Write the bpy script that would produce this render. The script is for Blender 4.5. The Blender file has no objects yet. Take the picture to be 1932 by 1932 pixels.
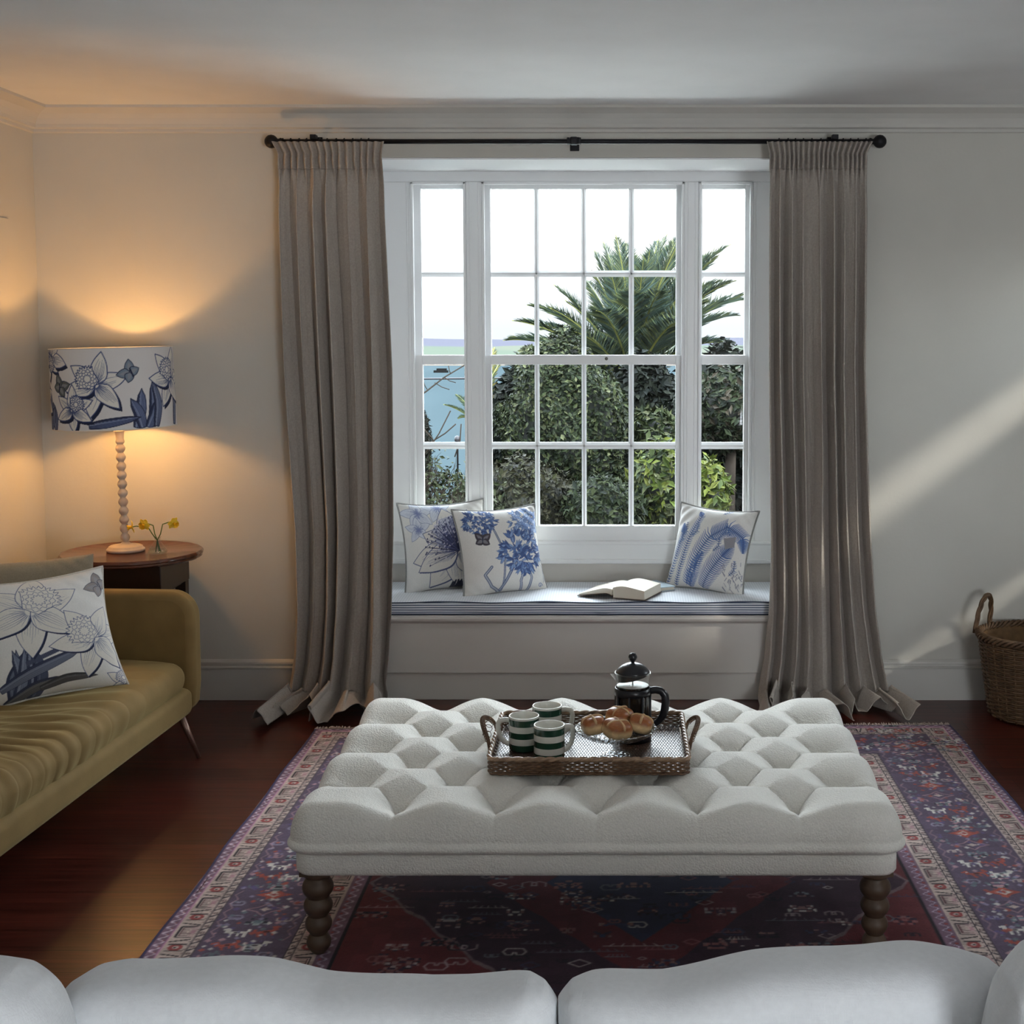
import bpy, math, random
import numpy as np
from mathutils import Vector, Matrix, Euler
SC = bpy.context.scene
COL = SC.collection
PI = math.pi
R = math.radians

# ------------------------------------------------------------------ camera
F, CX, CY, PITCH, CAMH = 2550.0, 1170.0, 821.0, R(4.5), 1.66
cam_d = bpy.data.cameras.new('camera')
cam = bpy.data.objects.new('camera', cam_d)
COL.objects.link(cam)
cam.location = (0, 0, CAMH)
cam.rotation_euler = (R(90) - PITCH, 0, 0)
cam_d.sensor_width = 36
cam_d.lens = F / 1932 * 36
cam_d.shift_x = (966 - CX) / 1932
cam_d.shift_y = (CY - 966) / 1932
cam_d.clip_start = 0.05
cam_d.clip_end = 6000
SC.camera = cam

# ------------------------------------------------------------------ world, sun, fill lamp, exposure
SC.view_settings.view_transform = 'Standard'
SC.view_settings.look = 'None'
SC.view_settings.gamma = 1
SC.view_settings.exposure = 0.5
SC.cycles.use_denoising = True
SC.cycles.max_bounces = 8
SC.cycles.diffuse_bounces = 4
SC.cycles.use_adaptive_sampling = True
SC.cycles.adaptive_threshold = 0.025
SC.cycles.transparent_max_bounces = 24
SC.cycles.caustics_reflective = False
SC.cycles.caustics_refractive = False
SC.cycles.sample_clamp_indirect = 6
SC.cycles.blur_glossy = 1.0

w = bpy.data.worlds.new('sky'); SC.world = w; w.use_nodes = True
nt = w.node_tree; nt.nodes.clear()
out = nt.nodes.new('ShaderNodeOutputWorld'); bg = nt.nodes.new('ShaderNodeBackground')
tc = nt.nodes.new('ShaderNodeTexCoord'); sx = nt.nodes.new('ShaderNodeSeparateXYZ')
nt.links.new(tc.outputs['Generated'], sx.inputs[0])
rp = nt.nodes.new('ShaderNodeValToRGB')
nt.links.new(sx.outputs['Z'], rp.inputs[0])
SKY = [(0.0, 0.85, (.86, .93, 1.0)), (.02, .92, (.90, .95, 1.0)), (.07, 1.15, (.97, .99, 1.0)), (.2, 8.0, (.93, .97, 1.0)),
       (.4, 17.0, (.84, .92, 1.0)), (1.0, 21.0, (.82, .91, 1.0))]
SMAX = 21.0
while len(rp.color_ramp.elements) < len(SKY): rp.color_ramp.elements.new(.5)
for e, (p_, s_, c_) in zip(rp.color_ramp.elements, SKY):
    e.position = p_; e.color = (c_[0]*s_/SMAX, c_[1]*s_/SMAX, c_[2]*s_/SMAX, 1)
bg.inputs['Strength'].default_value = SMAX
nt.links.new(rp.outputs[0], bg.inputs['Color']); nt.links.new(bg.outputs[0], out.inputs[0])

def light(name, kind, loc, energy, color=(1, 1, 1), **kw):
    d = bpy.data.lights.new(name, kind); d.energy = energy; d.color = color
    o = bpy.data.objects.new(name, d); COL.objects.link(o); o.location = loc
    for k, v in kw.items():
        if k == 'dir': o.rotation_euler = Vector(v).to_track_quat('-Z', 'Y').to_euler()
        else: setattr(d, k, v)
    return o
SUN_DIR = (-1, .55, -.74)
light('sun', 'SUN', (8, -4, 8), 2.2, (1.0, .93, .82), dir=SUN_DIR, angle=R(3.5))
# added fill lamp behind the camera, tilted up; the rear wall has no window
light('rear_fill_light', 'AREA', (2.08, -2.85, 1.35), 165, (.88, .94, 1.0), dir=(-.3, 1, .95),
      shape='RECTANGLE', size=1.1, size_y=2.1)
# portal telling the sampler where the sky enters
po = light('window_portal', 'AREA', (-.18, 6.62, 1.5), 1, dir=(0, -1, 0), shape='RECTANGLE', size=1.8, size_y=1.9)
po.data.cycles.is_portal = True

# ------------------------------------------------------------------ helpers
def at(x, y, Y=None, Z=None, X=None):
    u = (x - CX) / F; v = (CY - y) / F
    d = Vector((u, math.cos(PITCH) + v * math.sin(PITCH), -math.sin(PITCH) + v * math.cos(PITCH)))
    if Y is not None: t = Y / d.y
    elif Z is not None: t = (Z - CAMH) / d.z
    else: t = X / d.x
    return Vector((d.x * t, d.y * t, CAMH + d.z * t))

def lin(c):
    c = np.asarray(c, dtype=float)
    return np.where(c <= .04045, c / 12.92, ((c + .055) / 1.055) ** 2.4)
def L(*c):
    if len(c) == 1: c = c[0]
    return tuple(lin(np.array(c) / 255.0))

def new_mat(name):
    m = bpy.data.materials.new(name); m.use_nodes = True
    return m, m.node_tree, m.node_tree.nodes['Principled BSDF']

def mat(name, color=(.8, .8, .8), rough=.6, metal=0, bump=0, bscale=100, sheen=0, spec=.5, var=0, vscale=5, stretch=None,
        attr=None, coat=0, trans=0, ior=1.45, detail=3, emit=None, estr=0, sheen_rough=.5):
    m, t, b = new_mat(name)
    b.inputs['Base Color'].default_value = (*color, 1)
    b.inputs['Roughness'].default_value = rough
    b.inputs['Metallic'].default_value = metal
    b.inputs['Specular IOR Level'].default_value = spec
    b.inputs['IOR'].default_value = ior
    if sheen:
        b.inputs['Sheen Weight'].default_value = sheen
        b.inputs['Sheen Roughness'].default_value = sheen_rough
    if coat: b.inputs['Coat Weight'].default_value = coat; b.inputs['Coat Roughness'].default_value = .1
    if trans: b.inputs['Transmission Weight'].default_value = trans
    if emit:
        b.inputs['Emission Color'].default_value = (*emit, 1); b.inputs['Emission Strength'].default_value = estr
    src = None
    co = t.nodes.new('ShaderNodeTexCoord'); mp = t.nodes.new('ShaderNodeMapping')
    t.links.new(co.outputs['Object'], mp.inputs[0])
    if stretch: mp.inputs['Scale'].default_value = stretch
    if attr:
        a = t.nodes.new('ShaderNodeAttribute'); a.attribute_name = attr; src = a.outputs['Color']
    if var:
        n = t.nodes.new('ShaderNodeTexNoise'); n.inputs['Scale'].default_value = vscale; n.inputs['Detail'].default_value = detail
        t.links.new(mp.outputs[0], n.inputs[0])
        r = t.nodes.new('ShaderNodeMapRange'); r.inputs[3].default_value = 1 - var; r.inputs[4].default_value = 1 + var
        r.inputs[1].default_value = .3; r.inputs[2].default_value = .7
        t.links.new(n.outputs[0], r.inputs[0])
        mx = t.nodes.new('ShaderNodeMix'); mx.data_type = 'RGBA'; mx.blend_type = 'MULTIPLY'; mx.inputs[0].default_value = 1
        if src: t.links.new(src, mx.inputs[6])
        else: mx.inputs[6].default_value = (*color, 1)
        t.links.new(r.outputs[0], mx.inputs[7]); src = mx.outputs[2]
    if src: t.links.new(src, b.inputs['Base Color'])
    if bump:
        n = t.nodes.new('ShaderNodeTexNoise'); n.inputs['Scale'].default_value = bscale; n.inputs['Detail'].default_value = detail
        t.links.new(mp.outputs[0], n.inputs[0])
        bp = t.nodes.new('ShaderNodeBump'); bp.inputs['Strength'].default_value = bump; bp.inputs['Distance'].default_value = .004
        t.links.new(n.outputs[0], bp.inputs['Height']); t.links.new(bp.outputs[0], b.inputs['Normal'])
    return m

def fabric_mat(name, color=(.5, .5, .5), attr=None, scale=900, rough=.9, sheen=.15, bump=.35, var=.12, stretch=(1, 1, 1)):
    """woven cloth: crossed thread noise plus blotchy slub"""
    m = mat(name, color, rough, sheen=sheen, attr=attr, var=var, vscale=scale * .25, stretch=stretch)
    t = m.node_tree; b = t.nodes['Principled BSDF']; mp = [n for n in t.nodes if n.type == 'MAPPING'][0]
    outs = []
    for s in ((1, 1, .12), (.12, .12, 1)):
        q = t.nodes.new('ShaderNodeVectorMath'); q.operation = 'MULTIPLY'; q.inputs[1].default_value = s
        t.links.new(mp.outputs[0], q.inputs[0])
        n = t.nodes.new('ShaderNodeTexNoise'); n.inputs['Scale'].default_value = scale; n.inputs['Detail'].default_value = 1
        t.links.new(q.outputs[0], n.inputs[0]); outs.append(n)
    ad = t.nodes.new('ShaderNodeMath'); ad.operation = 'ADD'
    t.links.new(outs[0].outputs[0], ad.inputs[0]); t.links.new(outs[1].outputs[0], ad.inputs[1])
    bp = t.nodes.new('ShaderNodeBump'); bp.inputs['Strength'].default_value = bump; bp.inputs['Distance'].default_value = .002
    t.links.new(ad.outputs[0], bp.inputs['Height']); t.links.new(bp.outputs[0], b.inputs['Normal'])
    return m

class MB:
    """mesh builder in world coordinates"""
    def __init__(s): s.v = []; s.f = []; s.m = []; s.cur = 0; s.col = []
    def add(s, vs, fs):
        o = len(s.v); s.v += [tuple(p) for p in vs]
        s.f += [tuple(i + o for i in f) for f in fs]; s.m += [s.cur] * len(fs); return s
    def box(s, x0, x1, y0, y1, z0, z1):
        return s.add([(x0,y0,z0),(x1,y0,z0),(x1,y1,z0),(x0,y1,z0),(x0,y0,z1),(x1,y0,z1),(x1,y1,z1),(x0,y1,z1)],
                     [(0,3,2,1),(4,5,6,7),(0,1,5,4),(1,2,6,5),(2,3,7,6),(3,0,4,7)])
    def lathe(s, prof, c=(0, 0, 0), n=32, rot=None, ph=0, cap=True):
        vs = []
        for r, z in prof:
            for k in range(n):
                a = 2 * PI * k / n + ph; p = Vector((r * math.cos(a), r * math.sin(a), z))
                if rot is not None: p = rot @ p
                vs.append(Vector(c) + p)
        fs = []
        for j in range(len(prof) - 1):
            for k in range(n):
                k2 = (k + 1) % n; fs.append((j*n+k, j*n+k2, (j+1)*n+k2, (j+1)*n+k))
        if cap:
            if prof[0][0] > 1e-6: fs.append(tuple(range(n))[::-1])
            if prof[-1][0] > 1e-6: fs.append(tuple((len(prof)-1)*n + k for k in range(n)))
        return s.add(vs, fs)
    def tube(s, pts, r, n=8, closed=False, flat=None, cap=True):
        pts = [Vector(p) for p in pts]; N = len(pts)
        rs = r if isinstance(r, (list, tuple, np.ndarray)) else [r] * N
        vs = []; up = None
        for i, p in enumerate(pts):
            a = pts[(i - 1) % N] if (closed or i > 0) else p; b = pts[(i + 1) % N] if (closed or i < N - 1) else p
            t = (b - a)
            t = t.normalized() if t.length > 1e-9 else Vector((0, 0, 1))
            if up is None:
                up = Vector((0, 0, 1)) if abs(t.z) < .9 else Vector((0, 1, 0))
            side = t.cross(up).normalized(); up = side.cross(t).normalized()
            for k in range(n):
                an = 2 * PI * k / n; fx = 1 if flat is None else flat
                vs.append(p + side * (math.cos(an) * rs[i]) + up * (math.sin(an) * rs[i] * fx))
        fs = []
        M = N if closed else N - 1
        for i in range(M):
            j = (i + 1) % N
            for k in range(n):
                k2 = (k + 1) % n; fs.append((i*n+k, i*n+k2, j*n+k2, j*n+k))
        if not closed and cap: fs.append(tuple(range(n))[::-1]); fs.append(tuple((N-1)*n + k for k in range(n)))
        return s.add(vs, fs)
    def grid(s, P, wrap_u=False, wrap_v=False):
        """P[i][j] -> point array (ni,nj,3)"""
        P = np.asarray(P, dtype=float); ni, nj = P.shape[:2]; o = len(s.v)
        s.v += [tuple(q) for q in P.reshape(-1, 3)]
        I = ni if wrap_u else ni - 1; J = nj if wrap_v else nj - 1
        for i in range(I):
            i2 = (i + 1) % ni
            for j in range(J):
                j2 = (j + 1) % nj
                s.f.append((o+i*nj+j, o+i2*nj+j, o+i2*nj+j2, o+i*nj+j2)); s.m.append(s.cur)
        return s
    def prism(s, poly, axis, a0, a1):
        """poly: 2D outline in the two other axes, extruded along axis"""
        n = len(poly)
        def pt(p, a):
            if axis == 'x': return (a, p[0], p[1])
            if axis == 'y': return (p[0], a, p[1])
            return (p[0], p[1], a)
        vs = [pt(p, a0) for p in poly] + [pt(p, a1) for p in poly]
        fs = [(k, (k+1) % n, n + (k+1) % n, n + k) for k in range(n)] + [tuple(range(n))[::-1], tuple(range(n, 2*n))]
        return s.add(vs, fs)

def rootloc(p):
    l = Vector((0, 0, 0))
    while p is not None: l = l + p.location; p = p.parent
    return l

def build(name, mb, m, parent=None, smooth=True, bevel=0, bseg=2, loc=None, sub=0, solid=0, auto=None, colors=None):
    """link ONE mesh object; world coords are shifted to the parent's (or own) origin"""
    base = rootloc(parent) if parent is not None else Vector(loc if loc is not None else (0, 0, 0))
    if isinstance(mb, MB): V, Fc, MI = mb.v, mb.f, mb.m
    else: V, Fc, MI = mb[0], mb[1], None
    me = bpy.data.meshes.new(name)
    V = np.asarray(V, dtype=float) - np.array(base)
    me.from_pydata(V.tolist(), [], Fc if isinstance(Fc, list) else Fc.tolist())
    for mm in (m if isinstance(m, (list, tuple)) else [m]): me.materials.append(mm)
    if MI is not None and any(MI): me.polygons.foreach_set('material_index', MI)
    if smooth: me.polygons.foreach_set('use_smooth', [True] * len(me.polygons))
    if colors is not None:
        ca = me.color_attributes.new('Col', 'FLOAT_COLOR', 'POINT')
        cc = np.ones((len(V), 4)); cc[:, :3] = colors; ca.data.foreach_set('color', cc.ravel())
    me.validate(); me.update()
    if smooth and auto is not None:
        try: me.set_sharp_from_angle(angle=R(auto))
        except Exception: pass
    o = bpy.data.objects.new(name, me); COL.objects.link(o)
    if parent is not None: o.parent = parent
    else: o.location = base
    if bevel:
        b = o.modifiers.new('bevel', 'BEVEL'); b.width = bevel; b.segments = bseg; b.limit_method = 'ANGLE'; b.angle_limit = R(40)
        b.harden_normals = False
    if solid:
        b = o.modifiers.new('thick', 'SOLIDIFY'); b.thickness = solid; b.offset = 0
    if sub:
        b = o.modifiers.new('sub', 'SUBSURF'); b.levels = sub; b.render_levels = sub
    return o

def thing(name, label, cat, loc=(0, 0, 0), group=None, kind=None):
    o = bpy.data.objects.new(name, None); COL.objects.link(o); o.location = loc; o.empty_display_size = .1
    if label: o['label'] = label
    if cat: o['category'] = cat
    if group: o['group'] = group
    if kind: o['kind'] = kind
    return o
def tag(o, label, cat, group=None, kind=None):
    o['label'] = label; o['category'] = cat
    if group: o['group'] = group
    if kind: o['kind'] = kind
    return o
def struct(name, mb, m, parent=None, label=None, **kw):
    o = build(name, mb, m, parent, **kw)
    if parent is None: o['kind'] = 'structure'
    if label: o['label'] = label; 
    return o
def copy_tree(o, parent=None):
    c = o.copy(); COL.objects.link(c)
    if parent is not None: c.parent = parent
    for ch in list(o.children): copy_tree(ch, c)
    return c

def noise1(x, seed=0, oct=3):
    rs = np.random.RandomState(seed); y = np.zeros_like(np.asarray(x, float))
    for o in range(oct):
        for _ in range(3): y += rs.randn() * .5 ** o * np.sin((rs.rand() + .5) * 2 ** o * np.asarray(x) * 2 * PI + rs.rand() * 7)
    return y / 3

# ------------------------------------------------------------------ little raster canvas for printed and woven patterns
class Cv:
    def __init__(s, W, H, res, bg):
        s.W, s.H, s.res = W, H, res; s.w = int(W * res) + 1; s.h = int(H * res) + 1
        s.a = np.zeros((s.h, s.w, 3)); s.a[:] = np.array(bg) / 255.
    def _win(s, P, pad):
        x0 = max(0, int((P[:, 0].min() - pad) * s.res)); x1 = min(s.w, int((P[:, 0].max() + pad) * s.res) + 2)
        y0 = max(0, int((P[:, 1].min() - pad) * s.res)); y1 = min(s.h, int((P[:, 1].max() + pad) * s.res) + 2)
        if x1 <= x0 or y1 <= y0: return None
        xx, yy = np.meshgrid(np.arange(x0, x1) / s.res, np.arange(y0, y1) / s.res)
        return (slice(y0, y1), slice(x0, x1)), xx, yy
    def mix(s, sl, k, c):
        c = np.array(c) / 255.; s.a[sl] = s.a[sl] * (1 - k[..., None]) + c * k[..., None]
    def stroke(s, pts, w, c, a=1., w1=None):
        P = np.array(pts, float); n = len(P)
        g = s._win(P, w * 2 + 1 / s.res)
        if g is None: return
        sl, xx, yy = g; best = np.zeros_like(xx)
        for i in range(n - 1):
            p, q = P[i], P[i+1]; d = q - p; l2 = d @ d + 1e-12
            t = np.clip(((xx - p[0]) * d[0] + (yy - p[1]) * d[1]) / l2, 0, 1)
            ds = np.hypot(xx - p[0] - t * d[0], yy - p[1] - t * d[1])
            ww = w if w1 is None else w + (w1 - w) * (i + t) / (n - 1)
            best = np.maximum(best, np.clip((ww / 2 - ds) * s.res + .5, 0, 1) * np.minimum(1, ww * s.res + .2))
        s.mix(sl, best * a, c)
    def poly(s, pts, c, a=1.):
        P = np.array(pts, float); g = s._win(P, 0)
        if g is None: return
        sl, xx, yy = g; ins = np.zeros(xx.shape, bool); n = len(P)
        for i in range(n):
            x0, y0 = P[i]; x1, y1 = P[(i+1) % n]
            if y0 == y1: continue
            cnd = ((yy < y0) != (yy < y1)) & (xx < (x1 - x0) * (yy - y0) / (y1 - y0) + x0); ins ^= cnd
        s.mix(sl, ins.astype(float) * a, c)
    def sample(s, x, y):
        fx = np.clip(x * s.res, 0, s.w - 1.001); fy = np.clip(y * s.res, 0, s.h - 1.001)
        ix = fx.astype(int); iy = fy.astype(int); tx = (fx - ix)[..., None]; ty = (fy - iy)[..., None]
        A = s.a
        v = (A[iy, ix] * (1-tx) + A[iy, ix+1] * tx) * (1-ty) + (A[iy+1, ix] * (1-tx) + A[iy+1, ix+1] * tx) * ty
        return lin(v)
INK = (52, 66, 112); DARK = (34, 40, 66); CREAM = (226, 222, 214)
def petal_pts(cx, cy, a, l, wd, bend=0, n=16):
    out = []
    for sgn in (1, -1):
        rng = range(n + 1) if sgn == 1 else range(n, -1, -1)
        for i in rng:
            t = i / n; h = wd * math.sin(PI * min(1, t ** .75)) * sgn * (1 + .06 * math.sin(9 * t)); al = a + bend * t
            out.append((cx + math.cos(al) * l * t - math.sin(al) * h, cy + math.sin(al) * l * t + math.cos(al) * h))
    return out
def petal(c, cx, cy, a, l, wd, ink=INK, fill=CREAM, shade=None, veins=7, lw=.0042, rnd=random):
    P = petal_pts(cx, cy, a, l, wd, rnd.uniform(-.15, .15))
    if shade:
        dx, dy = .010, -.012
        c.poly([(p[0] + dx, p[1] + dy) for p in P], shade)
    c.poly(P, fill)
    for k in range(veins):
        o = (k - (veins - 1) / 2) / (veins / 2) * .6
        t1 = rnd.uniform(.3, .8)
        c.stroke([(cx + math.cos(a) * l * t - math.sin(a) * wd * o * math.sin(PI * t ** .75),
                   cy + math.sin(a) * l * t + math.cos(a) * wd * o * math.sin(PI * t ** .75)) for t in np.linspace(.1, t1, 6)],
                 lw * .9, ink, .55, lw * .3)
    c.stroke(P + P[:1], lw, ink, .85)
def daffodil_print(c, cx, cy, r, rot=0, face=.8, rnd=random, shade=DARK, ink=INK, fill=CREAM):
    for k in (0, 2, 4, 1, 3, 5):
        petal(c, cx, cy, rot + k * PI / 3, r * rnd.uniform(.92, 1.1), r * .27, ink, fill, shade if k in (4, 5, 3) else None, rnd=rnd)
    for k in range(26):
        a = k / 26 * 2 * PI
        c.stroke([(cx + math.cos(a) * r * .10, cy + math.sin(a) * r * .1), (cx + math.cos(a) * r * .36, cy + math.sin(a) * r * .36)], .003, ink, .8, .001)
    tx, ty = cx + math.cos(face) * r * .3, cy + math.sin(face) * r * .3
    tr = [(cx + math.cos(face + 1.6) * r * .15, cy + math.sin(face + 1.6) * r * .15)]
    for k in range(40):
        a = face + 1.5 - k / 39 * 3.0 * 1.0; q = r * (.36 + .05 * math.sin(k * 1.9))
        tr.append((tx + math.cos(a) * q, ty + math.sin(a) * q))
    tr.append((cx + math.cos(face - 1.6) * r * .15, cy + math.sin(face - 1.6) * r * .15))
    c.poly(tr, fill); c.stroke(tr + tr[:1], .0035, ink, .9)
    for ring in (.12, .2, .27):
        c.stroke([(tx + math.cos(a) * r * (ring + .025 * math.sin(11 * a + ring * 40)), ty + math.sin(a) * r * (ring + .025 * math.sin(11 * a + ring * 40))) for a in np.linspace(0, 2 * PI, 50)], .003, ink, .8)
def blade(c, pts, w, col, edge=DARK):
    P = np.array(pts, float); t = np.linspace(0, 1, 26); k = np.linspace(0, 1, len(P))
    X, Y = np.interp(t, k, P[:, 0]), np.interp(t, k, P[:, 1]); X = np.convolve(np.pad(X, 3, 'edge'), np.ones(7) / 7, 'valid'); Y = np.convolve(np.pad(Y, 3, 'edge'), np.ones(7) / 7, 'valid')
    dx, dy = np.gradient(X), np.gradient(Y); n = np.hypot(dx, dy) + 1e-9; hw = w * .5 * (.35 + .65 * np.sin(PI * np.minimum(1, t * .9 + .12))) * np.clip((1 - t) * 5, 0, 1)
    A = list(zip(X - dy / n * hw, Y + dx / n * hw)) + list(zip((X + dy / n * hw)[::-1], (Y - dx / n * hw)[::-1]))
    c.poly(A, col)
    for o in (-.7, -.4, -.1, .2, .5): c.stroke(list(zip(X - dy / n * hw * o, Y + dx / n * hw * o)), .003, edge if o < 0 else (180, 186, 200), .5, .001)
    c.poly(list(zip(X - dy / n * hw, Y + dx / n * hw)) + list(zip((X - dy / n * hw * .5)[::-1], (Y + dx / n * hw * .5)[::-1])), edge, .75)
    c.stroke(A + A[:1], .0035, edge, .9)
def butterfly(c, x, y, s, rot=0, col=(84, 82, 88)):
    for sg in (1, -1):
        for a, l, wd in ((.75, 1.0, .36), (-.45, .75, .34)):
            P = petal_pts(x, y, rot + PI / 2 - sg * (PI / 2 - a), s * l, s * wd)
            c.poly(P, col); c.stroke(P + P[:1], .003, DARK, .9)
            Q = petal_pts(x, y, rot + PI / 2 - sg * (PI / 2 - a), s * l * .8, s * wd * .45); c.poly(Q, (150, 150, 156), .7)
    c.stroke([(x - .3 * s * math.sin(-rot), y - .3 * s), (x, y + .3 * s)], .006, DARK)
def agapanthus(c, x, y, r, rnd, cols=((96, 124, 176), (138, 164, 206), (70, 92, 140))):
    for k in range(84):
        a = rnd.uniform(0, 2 * PI); q = r * math.sqrt(rnd.random()) * .85
        px, py = x + math.cos(a) * q, y + math.sin(a) * q * .8
        for j in range(4):
            b = a + (rnd.uniform(-1, 1) if q > r * .45 else rnd.uniform(-3, 3)); l = r * rnd.uniform(.16, .34)
            P = petal_pts(px, py, b, l, l * .16, n=6)
            c.poly(P, rnd.choice(cols)); c.stroke(P, .0022, INK, .9)
def fern(c, pts, wd, rnd, col=(84, 118, 176)):
    P = np.array(pts, float); n = max(9, int(np.hypot(np.diff(P[:, 0]), np.diff(P[:, 1])).sum() / .021))
    seg = np.linspace(0, len(P) - 1, n)
    X = np.interp(seg, range(len(P)), P[:, 0]); Y = np.interp(seg, range(len(P)), P[:, 1])
    for i in range(1, n):
        a = math.atan2(Y[i] - Y[i-1], X[i] - X[i-1]); t = i / n; l = wd * math.sin(PI * min(1, .12 + t * .88)) ** .7
        for sg in (1, -1):
            b = a + sg * 1.15
            e = (X[i] + math.cos(b) * l, Y[i] + math.sin(b) * l)
            m_ = (X[i] + math.cos(b + sg * .25) * l * .5, Y[i] + math.sin(b + sg * .25) * l * .5)
            c.stroke([(X[i], Y[i]), m_, e], .0165, (66, 88, 142), .95, .004); c.stroke([(X[i], Y[i]), m_, e], .0095, col, 1, .002)
    c.stroke(list(zip(X, Y)), .004, INK)
# ------------------------------------------------------------------ the room
YW = 5.97            # window wall
XL, XR, YB, ZC = -2.56, 2.75, -3.0, 2.615
OX0, OX1, OZ = -1.16, .80, 2.405   # opening of the window recess
YP = 6.44            # face of the window joinery

def mat_wall(name, c, b=.12):
    return mat(name, L(c), .85, bump=b, bscale=60, var=.03, vscale=3, spec=.3)
M_wall = mat_wall('painted_wall', (200, 197, 189))
M_white = mat('white_gloss_paint', (.88, .885, .89), .32, bump=.04, bscale=25)
M_ceil = mat_wall('painted_ceiling', (232, 232, 232))
M_cornice = mat_wall('painted_plaster_cornice', (204, 201, 195), .05)
M_skirt = mat('painted_skirting', L(196, 193, 187), .45, bump=.05, bscale=30)
M_white = mat('white_gloss_paint', (.88, .885, .89), .32, bump=.04, bscale=25)
M_panel = mat('painted_seat_panel', L(205, 200, 193), .45, bump=.04, bscale=30)

def floor_material():
    m, t, b = new_mat('mahogany_boards')
    co = t.nodes.new('ShaderNodeTexCoord'); mp = t.nodes.new('ShaderNodeMapping'); t.links.new(co.outputs['Object'], mp.inputs[0])
    br = t.nodes.new('ShaderNodeTexBrick'); br.inputs['Scale'].default_value = 1
    br.inputs['Brick Width'].default_value = 2.3; br.inputs['Row Height'].default_value = .125; br.inputs['Mortar Size'].default_value = .0016
    br.inputs['Color1'].default_value = (*L(60, 24, 18), 1); br.inputs['Color2'].default_value = (*L(80, 34, 25), 1)
    br.inputs['Mortar'].default_value = (.006, .002, .001, 1); br.offset = .37
    t.links.new(mp.outputs[0], br.inputs[0])
    m2 = t.nodes.new('ShaderNodeMapping'); m2.inputs['Scale'].default_value = (1.2, 26, 1); t.links.new(co.outputs['Object'], m2.inputs[0])
    n = t.nodes.new('ShaderNodeTexNoise'); n.inputs['Scale'].default_value = 2.2; n.inputs['Detail'].default_value = 6; n.inputs['Distortion'].default_value = .8
    t.links.new(m2.outputs[0], n.inputs[0])
    r = t.nodes.new('ShaderNodeMapRange'); r.inputs[1].default_value = .3; r.inputs[2].default_value = .7; r.inputs[3].default_value = .45; r.inputs[4].default_value = 1.5
    t.links.new(n.outputs[0], r.inputs[0])
    mx = t.nodes.new('ShaderNodeMix'); mx.data_type = 'RGBA'; mx.blend_type = 'MULTIPLY'; mx.inputs[0].default_value = 1
    t.links.new(br.outputs[0], mx.inputs[6]); t.links.new(r.outputs[0], mx.inputs[7]); t.links.new(mx.outputs[2], b.inputs['Base Color'])
    b.inputs['Roughness'].default_value = .3; b.inputs['Specular IOR Level'].default_value = .3
    bp = t.nodes.new('ShaderNodeBump'); bp.inputs['Strength'].default_value = .12; bp.inputs['Distance'].default_value = .003
    t.links.new(n.outputs[0], bp.inputs['Height']); t.links.new(bp.outputs[0], b.inputs['Normal'])
    return m
struct('floor', MB().box(XL - .2, XR + .2, YB - .2, YW + .02, -.12, 0), floor_material(), smooth=False)
struct('ceiling', MB().box(XL - .2, XR + .2, YB - .2, YW + .3, ZC, ZC + .15), M_ceil, smooth=False)
T = .62
wb = MB().box(XL - .2, OX0, YW, YW + T, -.1, ZC).box(OX1, XR + .2, YW, YW + T, -.1, ZC).box(OX0, OX1, YW, YW + T, OZ, ZC)
wb.box(OX0, OX1, YP + .03, YW + T, -.1, .50)
struct('wall_window', wb, M_wall, smooth=False)
struct('trim_5', MB().box(OX0 + .002, OX1 - .002, YW + .004, YP, OZ - .008, OZ - .001).box(OX0 + .001, OX0 + .008, YW + .004, YP, .39, OZ - .01).box(OX1 - .008, OX1 - .001, YW + .004, YP, .39, OZ - .01), M_white, smooth=False)
struct('wall_left', MB().box(XL - .15, XL, YB, YW, 0, ZC), M_wall, smooth=False)
# right wall with two small side openings
SW = [(4.55, 5.66, 1.20, 1.37), (4.55, 5.66, 1.97, 2.27)]
wr = MB().box(XR, XR + .15, YB, 4.55, 0, ZC).box(XR, XR + .15, 5.66, YW, 0, ZC)
wr.box(XR, XR + .15, 4.55, 5.66, 0, 1.20).box(XR, XR + .15, 4.55, 5.66, 1.37, 1.97).box(XR, XR + .15, 4.55, 5.66, 2.27, ZC)
struct('wall_right', wr, M_wall, smooth=False)
struct('wall_rear', MB().box(XL - .15, XR + .15, YB - .15, YB, 0, ZC), M_wall, smooth=False)

# cornice
prof = [(0, 0), (-.105, 0), (-.105, -.012), (-.085, -.02), (-.06, -.03), (-.04, -.048), (-.028, -.07), (-.026, -.085), (-.012, -.09), (-.012, -.102), (0, -.106)]
struct('trim_1', MB().prism([(YW + p[0], ZC + p[1]) for p in prof], 'x', XL, XR), M_cornice, smooth=False)
struct('trim_2', MB().prism([(XL - p[0], ZC + p[1]) for p in prof], 'y', YB, YW), M_cornice, smooth=False)
struct('trim_3', MB().prism([(XR + p[0], ZC + p[1]) for p in prof], 'y', YB, YW), M_cornice, smooth=False)
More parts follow.
